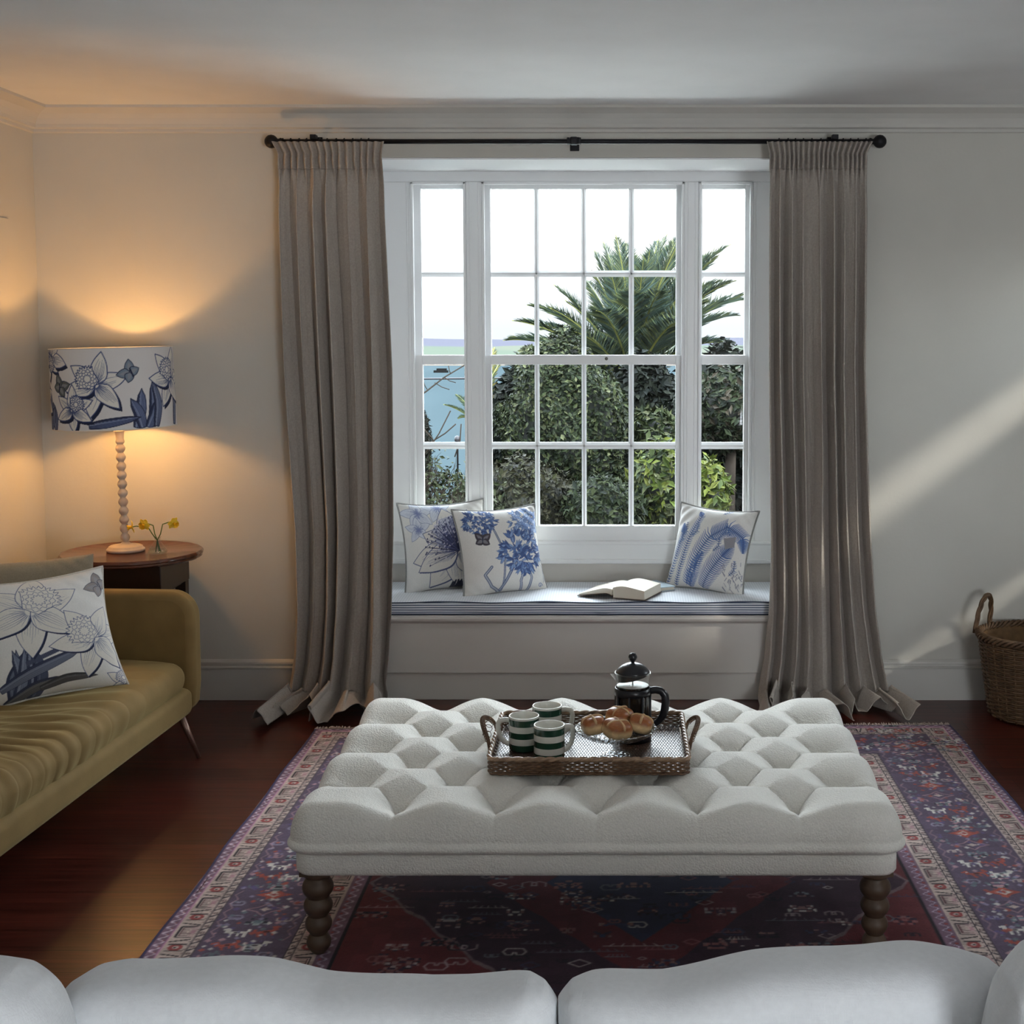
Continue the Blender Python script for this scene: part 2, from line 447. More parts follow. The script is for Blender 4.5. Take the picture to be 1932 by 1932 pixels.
# skirting boards
def skirt(s):
    return [(0, 0), (s * .022, 0), (s * .022, .142), (s * .026, .145), (s * .026, .150), (s * .016, .153), (s * .016, .163), (s * .02, .165), (s * .018, .172), (s * .008, .180), (0, .182)]
struct('baseboard_back_left', MB().prism([(YW - p[0], p[1]) for p in skirt(1)], 'x', XL, OX0), M_skirt, smooth=False)
struct('baseboard_back_right', MB().prism([(YW - p[0], p[1]) for p in skirt(1)], 'x', OX1, XR), M_skirt, smooth=False)
struct('baseboard_left', MB().prism([(XL + p[0], p[1]) for p in skirt(1)], 'y', YB, YW), M_skirt, smooth=False)
struct('baseboard_right', MB().prism([(XR - p[0], p[1]) for p in skirt(1)], 'y', YB, YW), M_skirt, smooth=False)
# architrave edge on the left wall near the corner
struct('trim_4', MB().box(XL, XL + .006, 5.40, 5.70, .18, 2.12), M_wall, smooth=False, bevel=.003)

# ------------------------------------------------------------------ the three-part sash window
def glass_mat():
    m = bpy.data.materials.new('window_glass'); m.use_nodes = True; t = m.node_tree; t.nodes.clear()
    o = t.nodes.new('ShaderNodeOutputMaterial'); tr = t.nodes.new('ShaderNodeBsdfTransparent'); gl = t.nodes.new('ShaderNodeBsdfGlossy')
    gl.inputs['Roughness'].default_value = .02; mx = t.nodes.new('ShaderNodeMixShader')
    fr = t.nodes.new('ShaderNodeFresnel'); fr.inputs[0].default_value = 1.25
    tr.inputs[0].default_value = (.97, .985, .98, 1)
    t.links.new(fr.outputs[0], mx.inputs[0]); t.links.new(tr.outputs[0], mx.inputs[1]); t.links.new(gl.outputs[0], mx.inputs[2]); t.links.new(mx.outputs[0], o.inputs[0])
    return m
M_pane = glass_mat()
win = thing('window_1', None, None, (-.18, YP, .55), kind='structure')
def wx(px, Y=YP): return at(px, 680, Y=Y).x
def wz(py, Y=YP): return at(1100, py, Y=Y).z
fr = MB()
zt = OZ; zb = wz(1058)
# outer case: flat face boards, head, mullions, sill
fr.box(OX0, wx(778), YP, YP + .16, zb, wz(343)).box(wx(1418), OX1, YP, YP + .16, zb, wz(343))
fr.box(OX0, OX1, YP, YP + .16, wz(343), zt)
for a, b in ((881, 911), (1290, 1317)): fr.box(wx(a), wx(b), YP - .002, YP + .16, zb, wz(343))
build('case_frame', fr, M_white, win, smooth=False, bevel=.004)
# staff beads around each sash opening
bead = MB()
OP = [(778, 881), (911, 1290), (1317, 1418)]
for a, b in OP:
    x0, x1 = wx(a), wx(b); z0, z1 = wz(1030), wz(343)
    d = .012
    bead.box(x0, x0 + d, YP - .008, YP + .02, z0, z1).box(x1 - d, x1, YP - .008, YP + .02, z0, z1).box(x0, x1, YP - .008, YP + .02, z1 - d, z1)
    bead.box(x0 - .02, x0 - .014, YP - .005, YP, z0, z1).box(x1 + .014, x1 + .02, YP - .005, YP, z0, z1)
build('staff_bead', bead, M_white, win, smooth=False, bevel=.003)
sill = MB().box(OX0, OX1, YP - .03, YP + .2, wz(1062), wz(1054)).box(OX0, OX1, YP - .012, YP + .16, wz(1056), wz(1024))
sill.box(OX0, OX1, YP - .018, YP + .16, wz(1027), wz(1021))
build('sill', sill, M_white, win, smooth=False, bevel=.004)
build('apron_panel', MB().box(OX0, OX1, YP - .015, YP + .05, .38, wz(1060)), M_panel, win, smooth=False)
def sash(xa, xb, za, zb_, yc, cols, rows, rails):
    """xa.. outer px of opening, glass columns/rows in px; returns one sash with bars and panes"""
    s = MB(); t = .038
    X0, X1, Z0, Z1 = xa, xb, za, zb_
    gx0, gx1 = cols[0][0], cols[-1][1]; gz1, gz0 = rows[0][0], rows[-1][1]
    s.box(X0, gx0, yc, yc + t, Z0, Z1).box(gx1, X1, yc, yc + t, Z0, Z1).box(gx0, gx1, yc, yc + t, Z0, gz0).box(gx0, gx1, yc, yc + t, gz1, Z1)
    o = build('sash', s, M_white, win, smooth=False, bevel=.003)
    g = MB()
    for (a, b), (c, d) in zip(cols[:-1], cols[1:]):
        g.prism([(b, yc + .03), (b, yc + .02), ((b + c) / 2 - .004, yc + .002), ((b + c) / 2 + .004, yc + .002), (c, yc + .02), (c, yc + .03)], 'z', gz0, gz1)
    for (a, b), (c, d) in zip(rows[:-1], rows[1:]):
        g.prism([(yc + .03, b), (yc + .02, b), (yc + .002, (b + c) / 2 + .004), (yc + .002, (b + c) / 2 - .004), (yc + .02, c), (yc + .03, c)], 'x', gx0, gx1)
    if g.v: build('glazing_bar', g, M_white, o, smooth=False)
    for a, b in cols:
        for d, c in rows: build('pane', MB().box(a - .003, b + .003, yc + .024, yc + .027, c - .003, d + .003), M_pane, o, smooth=False)
YU, YLo = YP + .075, YP + .03
def cols_(lst, Y): return [(wx(a, Y), wx(b, Y)) for a, b in lst]
def rows_(lst, Y): return [(wz(a, Y), wz(b, Y)) for a, b in lst]
UP = [(356, 510), (522, 670)]; LO = [(688, 835), (848, 992)]
for (a, b), cl in zip(OP, ([(797, 879)], [(927, 1008), (1017, 1097), (1106, 1186), (1196, 1275)], [(1324, 1404)])):
    x0, x1 = wx(a) - .01, wx(b) + .01
    sash(x0, x1, wz(687), wz(340), YU, cols_(cl, YU), rows_(UP, YU), 0)
    sash(x0, x1, wz(1030), wz(670), YLo, cols_(cl, YLo), rows_(LO, YLo), 0)
M_iron = mat('blackened_iron', L(34, 33, 36), .5, metal=.6, bump=.2, bscale=80)
M_brass_dull = mat('grey_metal', L(120, 118, 112), .4, metal=.8)
build('sash_fastener', MB().lathe([(.0, -.012), (.006, -.010), (.008, -.004), (.008, 0)], (wx(1144), YLo - .001, wz(677)), 12, Matrix.Rotation(R(90), 3, 'X')), M_brass_dull, win)

# side windows in the right wall (they throw the pale bands across the window wall)
for k, (a, b, c, d) in enumerate(SW):
    wn = thing('window_%d' % (k + 2), None, None, (XR, (a + b) / 2, c), kind='structure')
    f = MB().box(XR - .012, XR + .02, a - .06, b + .06, d, d + .06).box(XR - .012, XR + .02, a - .06, b + .06, c - .06, c).box(XR - .012, XR + .02, a - .06, a, c, d).box(XR - .012, XR + .02, b, b + .06, c, d)
    build('case_frame', f, M_white, wn, smooth=False)
    build('pane', MB().box(XR + .08, XR + .083, a, b, c, d), M_pane, wn, smooth=False)

# ------------------------------------------------------------------ window seat
seat = thing('window_seat', 'built-in painted window seat box below the white sash window', 'window seat', (-.18, YW, 0))
build('panel', MB().box(OX0 - .06, OX1 + .06, YW - .03, YW + .02, .125, .365), M_panel, seat, smooth=False, bevel=.003)
build('plinth', MB().box(OX0 - .06, OX1 + .06, YW - .018, YW + .02, 0, .135), M_panel, seat, smooth=False, bevel=.003)
n = MB().prism([(YW - .035, .358), (YW - .05, .364), (YW - .053, .374), (YW - .05, .384), (YW - .04, .388), (YW + .46, .388), (YW + .46, .36)], 'x', OX0 - .06 + .06, OX1)
n.prism([(YW - .03, .350), (YW - .042, .360), (YW - .03, .360)], 'x', OX0, OX1)
build('seat_board', n, M_panel, seat, smooth=False)

def stripe_mat():
    m, t, b = new_mat('ticking_stripe'); co = t.nodes.new('ShaderNodeTexCoord'); sx = t.nodes.new('ShaderNodeSeparateXYZ'); t.links.new(co.outputs['Object'], sx.inputs[0])
    ge = t.nodes.new('ShaderNodeNewGeometry'); sn = t.nodes.new('ShaderNodeSeparateXYZ'); t.links.new(ge.outputs['True Normal'], sn.inputs[0])
    def stripes(src, fr):
        mu = t.nodes.new('ShaderNodeMath'); mu.operation = 'MULTIPLY'; mu.inputs[1].default_value = fr; t.links.new(src, mu.inputs[0])
        s = t.nodes.new('ShaderNodeMath'); s.operation = 'SINE'; t.links.new(mu.outputs[0], s.inputs[0])
        r = t.nodes.new('ShaderNodeMapRange'); r.inputs[1].default_value = .0; r.inputs[2].default_value = .35; t.links.new(s.outputs[0], r.inputs[0]); return r.outputs[0]
    a = stripes(sx.outputs['Z'], 2 * PI / .0105); c = stripes(sx.outputs['X'], 2 * PI / .0115)
    ab = t.nodes.new('ShaderNodeMath'); ab.operation = 'GREATER_THAN'; ab.inputs[1].default_value = .75; t.links.new(sn.outputs['Z'], ab.inputs[0])
    c2 = t.nodes.new('ShaderNodeMath'); c2.operation = 'MULTIPLY'; c2.inputs[1].default_value = .13; t.links.new(c, c2.inputs[0])  # stripes faded on upward faces: window glare put into the colour
    sel = t.nodes.new('ShaderNodeMix'); t.links.new(ab.outputs[0], sel.inputs[0]); t.links.new(a, sel.inputs[2]); t.links.new(c2.outputs[0], sel.inputs[3])
    mx = t.nodes.new('ShaderNodeMix'); mx.data_type = 'RGBA'; mx.inputs[6].default_value = (*L(232, 235, 240), 1); mx.inputs[7].default_value = (*L(84, 98, 122), 1)
    t.links.new(sel.outputs[0], mx.inputs[0]); t.links.new(mx.outputs[2], b.inputs['Base Color']); b.inputs['Roughness'].default_value = .9
    return m
ZS = .448
mt = thing('seat_cushion', 'long blue and white ticking striped bench cushion lying on the window seat', 'cushion', (-.18, 6.18, .388))
x = np.linspace(OX0 + .01, OX1 - .01, 160); yf, yb = YW - .028, YP - .025
ring = [(yf + .012, .389), (yf, .394), (yf - .004, .41), (yf - .004, .43), (yf, .442), (yf + .008, ZS - .001)]
P = []
for xi in x:
    w_ = .0025 * math.sin(xi * 14) + .0015 * math.sin(xi * 37 + 1)
    row = [(xi, y + w_ * (.6 if z > .4 else .2), z + (w_ if z > .43 else 0)) for y, z in ring]
    for q in np.linspace(.05, 1, 14):
        yy = yf + (yb - yf) * q
        dz = -.006 * math.exp(-((xi * 3.2 % 1 - .5) / .12) ** 2) * math.exp(-((q - .33) / .14) ** 2) + .004 * math.sin(PI * q)
        row.append((xi, yy, ZS + dz + w_ * (1 - q)))
    row.append((xi, yb, .389)); P.append(row)
mm = MB().grid(P)
nj = len(P[0]); mm.f.append(tuple(range(nj))[::-1]); mm.m.append(0); mm.f.append(tuple((len(P)-1)*nj + k for k in range(nj))); mm.m.append(0)
build('ticking_cover', mm, stripe_mat(), mt, auto=50)
pz = MB()
for z, yo in ((.4455, -.001), (.3925, -.002)):
    pz.tube([(xi, yf + yo + .0025 * math.sin(xi * 14) * .6 + .0015 * math.sin(xi * 37 + 1) * .6, z + .0025 * math.sin(xi * 14) * (z > .43)) for xi in x], .0028, 6)
build('piping', pz, mat('navy_piping', L(66, 76, 98), .9), mt)

# ------------------------------------------------------------------ curtain pole
YR = 5.885; ZR = at(1000, 267, Y=YR).z
pole = thing('curtain_rod', 'long black iron curtain pole with ball finials above the window', 'curtain rod', (-.18, YR, ZR))
xl, xr = at(512, 267, Y=YR).x, at(1660, 265, Y=YR).x
build('pole', MB().tube([(xl + .02, YR, ZR), (xr - .02, YR, ZR)], .0105, 14), M_iron, pole)
for xx, sg in ((xl, -1), (xr, 1)):
    f = MB().lathe([(0, -.029), (.011, -.027), (.02, -.021), (.027, -.011), (.029, 0), (.027, .011), (.02, .021), (.013, .026), (.011, .03), (.014, .036), (.016, .042), (.011, .048), (.011, .05)],
                   (xx, YR, ZR), 20, Matrix.Rotation(R(90 * -sg), 3, 'Y'))
    build('finial', f, M_iron, pole)
for px in (592, 1083, 1575):
    xx = at(px, 266, Y=YR).x
    b = MB().box(xx - .011, xx + .011, YR + .008, YW, ZR - .006, ZR + .006).box(xx - .02, xx + .02, YW - .006, YW, ZR - .03, ZR + .03)
    b.box(xx - .013, xx + .013, YR - .02, YR + .02, ZR + (.008 if px != 1083 else -.014), ZR + (.028 if px != 1083 else .018))
    if px == 1083:
        b.box(xx - .03, xx - .018, YR - .015, YR + .015, ZR - .01, ZR + .016).box(xx + .018, xx + .03, YR - .015, YR + .015, ZR - .01, ZR + .016)
        b.box(xx - .03, xx + .03, YR - .012, YR + .012, ZR - .012, ZR + .01)
    build('bracket', b, M_iron, pole, smooth=False, bevel=.002)
rg = None
for px in [533, 548, 564, 578, 603, 617, 634, 649, 665, 681, 695, 1469, 1486, 1500, 1515, 1531, 1548, 1560, 1590, 1604, 1618, 1633]:
    xx = at(px, 266, Y=YR).x
    if rg is None:
        rg = build('curtain_ring', MB().tube([(xx + .002 * math.sin(a), YR + .0165 * math.cos(a), ZR - .004 + .0165 * math.sin(a)) for a in np.linspace(0, 2 * PI, 20, endpoint=False)], .0028, 6, closed=True), M_iron, pole)
        x0r = xx
    else:
        c = rg.copy(); COL.objects.link(c); c.parent = pole; c.location = (xx - x0r, 0, 0)

# ------------------------------------------------------------------ curtains
M_curt = fabric_mat('taupe_linen', L(165, 156, 147), scale=500, bump=.5, var=.1, sheen=.1, rough=.95)
def curtain(name, label, ext, n_folds, seed, side, pud):
    """ext: (z, left x, right x) outline of the hanging cloth; pud: (spread left, spread right, reach)"""
    rs = np.random.RandomState(seed)
    nu, nv = 520, 150
    u = np.linspace(0, 1, nu)
    H = ZR - .004
    s = np.concatenate([np.linspace(0, .12, 26), np.linspace(.125, H - .12, 74), np.linspace(H - .11, H + .36, nv - 100)])
    E = np.array(ext)[::-1]
    # irregular fold phase: shared warp so that folds keep identity down the cloth
    warp = u + .030 * np.sin(2 * PI * (1.3 * u + rs.rand())) + .012 * np.sin(2 * PI * (3.1 * u + rs.rand()))
    amp_u = .72 + .28 * np.sin(2 * PI * (2.2 * u + rs.rand())) + .1 * np.sin(2 * PI * (5.1 * u + rs.rand()))
    reach = pud[2] * (.62 + .38 * np.sin(2 * PI * (2.1 * u + .15)) * .8 + .12 * np.sin(2 * PI * (5.3 * u + rs.rand())))
    P = np.zeros((nv, nu, 3))
    kpl = n_folds * 2.5
    for i, si in enumerate(s):
        z = max(H - si, 0.0)
        xl_, xr_ = np.interp(z, E[:, 0], E[:, 1]), np.interp(z, E[:, 0], E[:, 2])
        t = si / H
        hd = np.clip((si - .065) / .16, 0, 1); hd = hd * hd * (3 - 2 * hd)
        drift = .02 * np.sin(2 * PI * (u * .9 + t * .8 + seed)) + .012 * np.sin(2 * PI * (u * 2.3 - t * 1.1)) * t
        ph = 2 * PI * n_folds * (warp + drift * t)
        php = 2 * PI * kpl * (u + .006 * np.sin(2 * PI * 3 * u + seed))
        A = (.022 + .032 * np.clip((si - .1) / .8, 0, 1) + .008 * t) * amp_u
        fold = np.sign(np.cos(ph)) * np.abs(np.cos(ph)) ** .75
        fold2 = .22 * np.sin(ph * 2.0 + 1.3 + 3 * t) * np.clip(t * 1.5, 0, 1) * (.6 + .6 * np.sin(2 * PI * (u * 1.7 + seed * .3)))
        head = .011 * np.cos(php) * (1 if si < .055 else 1.25)
        neck = -.006 * np.exp(-((si - .075) / .018) ** 2)
        xo = -(.55 * (xr_ - xl_) / n_folds / (2 * PI)) * np.sin(2 * ph) * hd * 1.5
        flare = .012 * np.clip((.05 - si) / .05, 0, 1)
        x = xl_ - flare + (xr_ - xl_ + 2 * flare) * u + xo
        off = A * (fold + fold2) * hd + head * (1 - hd)
        # path: vertical, then curls out onto the floor
        y0 = YR - .026 + neck
        k0 = H - .07
        if si <= k0: py, pz, ny, nz = y0, H - si, -1., 0.
        else:
            d = si - k0; rr = .06; a = min(d / rr, PI / 2)
            py = y0 - rr * (1 - math.cos(a)); pz = .07 - rr * math.sin(a); ny, nz = -math.cos(a), math.sin(a)
            if d / rr > PI / 2:
                extra = (d - rr * PI / 2) / (.36 + .07 - rr * PI / 2)
                py = py - extra * reach; pz = .006
                x = x + extra * (-(pud[0]) * (1 - u) ** 1.6 + pud[1] * u ** 1.6) + extra * .02 * np.sin(ph * .5 + 1)
                off = off * (1 - .35 * extra)
            flr = np.clip((si - k0) / .09, 0, 1)
            offz = .012 + np.clip(off + .018, 0, None) * 1.5
            off_eff = off
        if si <= k0:
            P[i, :, 0] = x; P[i, :, 1] = np.minimum(py + ny * off, YW - .062); P[i, :, 2] = pz
        else:
            P[i, :, 0] = x; P[i, :, 1] = py + ny * off; P[i, :, 2] = np.maximum(pz + nz * offz, .004)
            if isinstance(py, np.ndarray): P[i, :, 1] = py + ny * off
    # a slow billow
    zz = P[:, :, 2]; P[:, :, 1] -= .02 * np.exp(-((zz - .25) / .25) ** 2) * np.sin(PI * u)[None]
    P[:, :, 1] = np.minimum(P[:, :, 1], YW - .062)
    root = thing(name, label, 'curtain', ((P[:, :, 0].mean()), YR, ZR))
    build('drape', MB().grid(P[24:]), M_curt, root, solid=.003)
    build('heading', MB().grid(P[:25] + np.array([0, -.001, 0])), M_curt, root, solid=.004)
    return root
def cx_(px, py): return at(px, py, Y=5.86).x
def cz_(py): return at(1000, py, Y=5.86).z
rowsL = [(268, 519, 720), (292, 526, 722), (400, 524, 724), (700, 538, 738), (1000, 558, 741), (1150, 560, 738), (1240, 556, 733), (1290, 548, 728), (1330, 540, 735)]
curtain('curtain', 'taupe linen curtain hanging left of the window, nearest the lamp', [(cz_(y), cx_(a, y), cx_(b, y)) for y, a, b in rowsL], 6.0, 3, -1, (.07, .05, .30))
rowsR = [(268, 1452, 1640), (292, 1452, 1634), (400, 1450, 1636), (700, 1449, 1633), (1000, 1452, 1642), (1150, 1452, 1652), (1240, 1446, 1664), (1290, 1438, 1674), (1330, 1434, 1680)]
curtain('curtain', 'taupe linen curtain hanging right of the window, beside the bare wall', [(cz_(y), cx_(a, y), cx_(b, y)) for y, a, b in rowsR], 8.0, 8, 1, (.03, .06, .22))
# ------------------------------------------------------------------ rug
RX0, RX1, RY0, RY1 = -1.265, 1.383, 2.35, 5.52
RW, RL = RX1 - RX0, RY1 - RY0
def make_rug_canvas():
    c = Cv(RW, RL, 300, (70, 44, 66)); rnd = random.Random(5); rs = np.random.RandomState(5)
    yy, xx = np.meshgrid(np.arange(c.h) / c.res, np.arange(c.w) / c.res, indexing='ij')
    dx = np.minimum(xx, RW - xx); dy = np.minimum(yy, RL - yy); d = np.minimum(dx, dy)
    s_ = np.where(dx < dy, yy, xx)
    def band(a, b, col, k=1.): m = ((d >= a) & (d < b)).astype(float) * k; c.a[:] = c.a * (1 - m[..., None]) + np.array(col) / 255. * m[..., None]
    def put(m, col, k=1.): m = m.astype(float) * k; c.a[:] = c.a * (1 - m[..., None]) + np.array(col) / 255. * m[..., None]
    NAVY, RED, CR, PK, PU, BK, TEAL = (90, 74, 96), (156, 66, 64), (190, 168, 158), (178, 132, 140), (124, 92, 112), (34, 28, 36), (100, 116, 124)
    def guard(a, w_, fg=CR, bg=(60, 52, 60), per=.042):
        band(a, a + w_, bg); band(a + .003, a + w_ - .003, fg)
        q = (s_ % per) / per; r = (d - a) / w_
        put((d > a) & (d < a + w_) & (np.abs(q - r * .5 - .15) < .09) & (r > .15) & (r < .85), bg)
        put((d > a) & (d < a + w_) & (np.abs(q - .8) < .13) & (np.abs(r - .5) < .25), (90, 70, 72))
        put((d > a) & (d < a + w_) & (np.abs(q - .8) < .05) & (np.abs(r - .5) < .1), fg)
    # outer to inner
    band(0, .008, (58, 50, 88)); band(.008, .036, PU)
    q = (s_ % .036) / .036; z = .022 + .008 * np.sin(2 * PI * q)
    put((d > .008) & (d < .036) & (np.abs(d - z) < .0028), (214, 196, 210)); put((d > .008) & (d < .036) & (np.abs(q - .5) < .1) & (np.abs(d - .0265) < .003), RED)
    band(.036, .04, (196, 120, 168))
    def border(a, b, per, flip=1):
        band(a, b, CR); w_ = b - a; r = (d - a) / w_; q = (s_ % per) / per
        if flip < 0: r = 1 - r
        inb = (d > a) & (d < b)
        put(inb & (np.hypot((q - .12) * per, (r - .5) * w_) < w_ * .3), RED); put(inb & (np.hypot((q - .12) * per, (r - .5) * w_) < w_ * .13), CR); put(inb & (np.hypot((q - .12) * per, (r - .5) * w_) < w_ * .06), BK)
        for qq in (.02, .22): put(inb & (np.abs(q - qq) < .012) & (r > .12) & (r < .88), BK)
        for qq, sg in ((.34, 1), (.88, -1)): put(inb & (np.abs(q - qq - sg * (r - .5) * .09) < .014) & (r > .1) & (r < .9), BK)
        put(inb & (q > .44) & (q < .80) & (np.abs(r - .18) < .035), BK)
        for qq in (.44, .80): put(inb & (np.abs(q - qq) < .012) & (r > .18) & (r < .85), BK)
        for k in range(5): put(inb & (np.abs(q - .49 - k * .065) < .011) & (r > .32) & (r < .62 + .14 * math.sin(k * 2)), (70, 50, 56))
        put(inb & (q > .48) & (q < .76) & (np.abs(r - .3) < .03), (96, 60, 66))
        put(inb & (np.abs(q - .62) < .05) & (np.abs(r - .8) < .1), PK)
        put(inb & (q > .44) & (q < .8) & (r > .64) & (r < .92), PK, .35)
        put(inb & (np.abs((q * 8 % 1) - .5) < .12) & (np.abs(r - .94) < .03), (120, 96, 100))
    border(.04, .105, .19); guard(.105, .026)
    band(.131, .375, NAVY)
    guard(.375, .024); border(.399, .462, .19, -1)
    band(.462, .505, PU); q = (s_ % .04) / .04
    put((d > .465) & (d < .502) & (np.abs(d - .483 - .010 * np.sin(2 * PI * q)) < .003), (190, 170, 190)); put((d > .465) & (d < .502) & (np.abs(q - .25) < .12) & (np.abs(d - .474) < .004), RED)
    band(.505, .515, BK); band(.515, 9, (110, 42, 48))
    # field medallions
    mx_, my_ = RW / 2, 3.17 - 1.55
    ax, ay = np.abs(xx - mx_), np.abs(yy - (RL / 2))
    inner = d > .515
    zg = .05 * np.abs((ax * 9 % 1) - .5); put(inner & (ax / .80 + ay / 1.1 < 1.0 + zg), (120, 96, 100)); put(inner & (ax / .785 + ay / 1.08 < 1.0 + zg), (64, 40, 56))
    put(inner & (ax / .45 + ay / .62 < 1.0 + zg), (104, 40, 48)); put(inner & (ax / .28 + ay / .4 < 1), (52, 50, 78))
    # mirrored stamps
    def stamp(cx, cy, sw, sh, cols, dens=.5, cell=.0075, seed=0):
        r = np.random.RandomState(seed); nx, ny = int(sw / cell), int(sh / cell)
        g = r.rand(ny, (nx + 1) // 2) < dens; ci = r.randint(0, len(cols), g.shape)
        for j in range(ny):
            for i in range((nx + 1) // 2):
                if g[j, i]:
                    for ii in {i, nx - 1 - i}:
                        x0 = cx + (ii - nx / 2) * cell; y0 = cy + (j - ny / 2) * cell
                        a0, a1 = int(max(0, y0 * c.res)), int(max(0, (y0 + cell) * c.res)) + 1; b0, b1 = int(max(0, x0 * c.res)), int(max(0, (x0 + cell) * c.res)) + 1
                        c.a[a0:a1, b0:b1] = np.array(cols[ci[j, i]]) / 255.
    WH = (206, 200, 192); OR = (172, 74, 58)
    def hook(x, y, s, col, mir=1, k=1, rot=0):
        pts = [(-.5, 0), (-.5, .35), (-.2, .5), (.1, .35), (.1, .1), (-.12, .05)]
        ca, sa = math.cos(rot), math.sin(rot)
        for m in (1, -1):
            c.stroke([(x + m * (p[0] * ca - p[1] * sa) * s, y + k * (p[0] * sa + p[1] * ca) * s) for p in pts], .006, col, .85)
    def animal(x, y, s, col, m=1, rot=0):
        for (bx0, bx1, by0, by1) in ((-.5, .4, -.12, .14), (-.5, -.36, -.5, 0), (.2, .34, -.5, 0), (-.14, -.03, -.4, 0), (.34, .6, .0, .5), (.5, .75, .3, .45), (-.62, -.45, .1, .4)):
            P = [(bx0, by0), (bx1, by0), (bx1, by1), (bx0, by1)]
            ca, sa = math.cos(rot), math.sin(rot)
            c.poly([(x + (m * p[0] * ca - p[1] * sa) * s, y + (m * p[0] * sa + p[1] * ca) * s) for p in P], col)
        c.poly([(x - .14 * s, y - .06 * s), (x + .14 * s, y - .06 * s), (x + .14 * s, y + .08 * s), (x - .14 * s, y + .08 * s)], BK)
    def motif_row(px, py, horizontal, k):
        """one repeat of the navy band, .46 m long"""
        def T(a, b): return (px + (b if not horizontal else a), py + (a if not horizontal else b))
        for a, b, cc, m, rt in ((-.05, .03, WH, 1, 0), (.03, -.04, WH, -1, 0), (.035, .04, OR, 1, .3), (-.045, -.045, OR, -1, .3)):
            x, y = T(a, b); animal(x, y, .055, cc, m, rt)
        for a in (.18, .28):
            x, y = T(a, 0)
            P = [(x + q * .055 * math.cos(t), y + q * .04 * math.sin(t)) for t, q in ((0, 1), (.785, .55), (1.57, 1), (2.36, .55), (3.14, 1), (3.93, .55), (4.71, 1), (5.5, .55))]
            if a == .28: c.poly(P, OR); c.poly([(x + (p[0] - x) * .5, y + (p[1] - y) * .5) for p in P], CR); c.poly([(x + (p[0] - x) * .25, y + (p[1] - y) * .25) for p in P], RED)
            else: c.stroke(P + P[:1], .004, PK); c.poly([(x + (p[0] - x) * .35, y + (p[1] - y) * .35) for p in P], CR)
        for a, b in ((.12, .07), (.12, -.07), (.35, .07), (.35, -.07), (.23, .09), (.23, -.09)):
            x, y = T(a, b); hook(x, y, .04, rnd.choice([TEAL, PK, (150, 146, 168), CR]), k=rnd.choice([1, -1]), rot=rnd.choice([0, 1.57]))
        for _ in range(110):
            x, y = T(rnd.uniform(-.08, .38), rnd.uniform(-.11, .11)); s2 = rnd.uniform(.005, .012)
            c.poly([(x - s2, y), (x, y - s2), (x + s2, y), (x, y + s2)], rnd.choice([WH, OR, TEAL, PK, (92, 78, 128), (140, 130, 160)]), .85)
        for b in (.105, -.105):
            pts = []
            for i in range(12): x, y = T(-.02 + i * .03, b + (.008 if i % 2 else -.008)); pts.append((x, y))
            c.stroke(pts, .0035, PK, .8)
        for a, b in ((.1, 0), (.4, .02), (.33, 0)):
            x, y = T(a, b); stamp(x, y, .06, .045, [TEAL, (140, 150, 150), (50, 50, 60), PK], .5, .0075, k * 7 + int(a * 100))
    cen = (.131 + .375) / 2
    for k in range(7):
        motif_row(cen, .30 + k * .46, False, k); motif_row(RW - cen, .30 + k * .46, False, k + 30)
    for k in range(6):
        motif_row(.35 + k * .46, cen, True, k + 60); motif_row(.35 + k * .46, RL - cen, True, k + 90)
    # field motifs
    for k in range(520):
        x, y = rnd.uniform(.56, RW - .56), rnd.uniform(.56, RL - .56)
        kind = rnd.random(); col = rnd.choice([(170, 150, 150), (60, 60, 92), (36, 32, 44), (150, 90, 90), (112, 118, 126), (200, 190, 182)])
        if kind < .25: hook(x, y, rnd.uniform(.03, .07), col, k=rnd.choice([1, -1]), rot=rnd.choice([0, 1.57]))
        elif kind < .5: stamp(x, y, rnd.uniform(.04, .1), rnd.uniform(.03, .07), [col, (60, 40, 60), (140, 100, 100)], .42, .008, k)
        elif kind < .75:
            s2 = rnd.uniform(.01, .03); c.stroke([(x - s2, y), (x, y - s2 * .7), (x + s2, y), (x, y + s2 * .7), (x - s2, y)], .004, col)
        else:
            s2 = rnd.uniform(.03, .09); c.stroke([(x - s2, y), (x + s2, y)], .0035, col); [c.stroke([(x + q * s2, y), (x + q * s2 * .8, y + .014)], .003, col) for q in (-.8, -.4, 0, .4, .8)]
    # worn pile, thread noise
    nz = rs.rand(c.h // 12 + 2, c.w // 12 + 2)
    big = nz[np.ix_((np.arange(c.h) / 12).astype(int), (np.arange(c.w) / 12).astype(int))]
    c.a *= (1 + .16 * (rs.rand(c.h, c.w)[..., None] - .5)) * (1 + .14 * (big[..., None] - .5))
    grey = c.a.mean(axis=2, keepdims=True); c.a = c.a * .86 + grey * .14
    return c
rc = make_rug_canvas()
rug = thing('rug', 'red and navy Persian patterned rug with cream borders under the tufted ottoman', 'rug', ((RX0 + RX1) / 2, (RY0 + RY1) / 2, 0))
gx = np.linspace(0, RW, 760); gy = np.concatenate([np.linspace(0, .9, 60), np.linspace(.905, RL, 640)])
XX, YY = np.meshgrid(gx, gy)
cols = rc.sample(XX, YY)
ZZ = .0075 + .0012 * np.sin(XX * 5 + YY * 2) * np.sin(YY * 3.1)
skew = (XX / RW - .5) * .06 * (YY / RL)
edge = .004 * np.sin(YY * 9) * ((XX < .02) | (XX > RW - .02))
V = np.stack([RX0 + XX + edge, RY0 + YY + skew, ZZ], -1).reshape(-1, 3)
ni, nj = XX.shape; idx = np.arange(ni * nj).reshape(ni, nj)
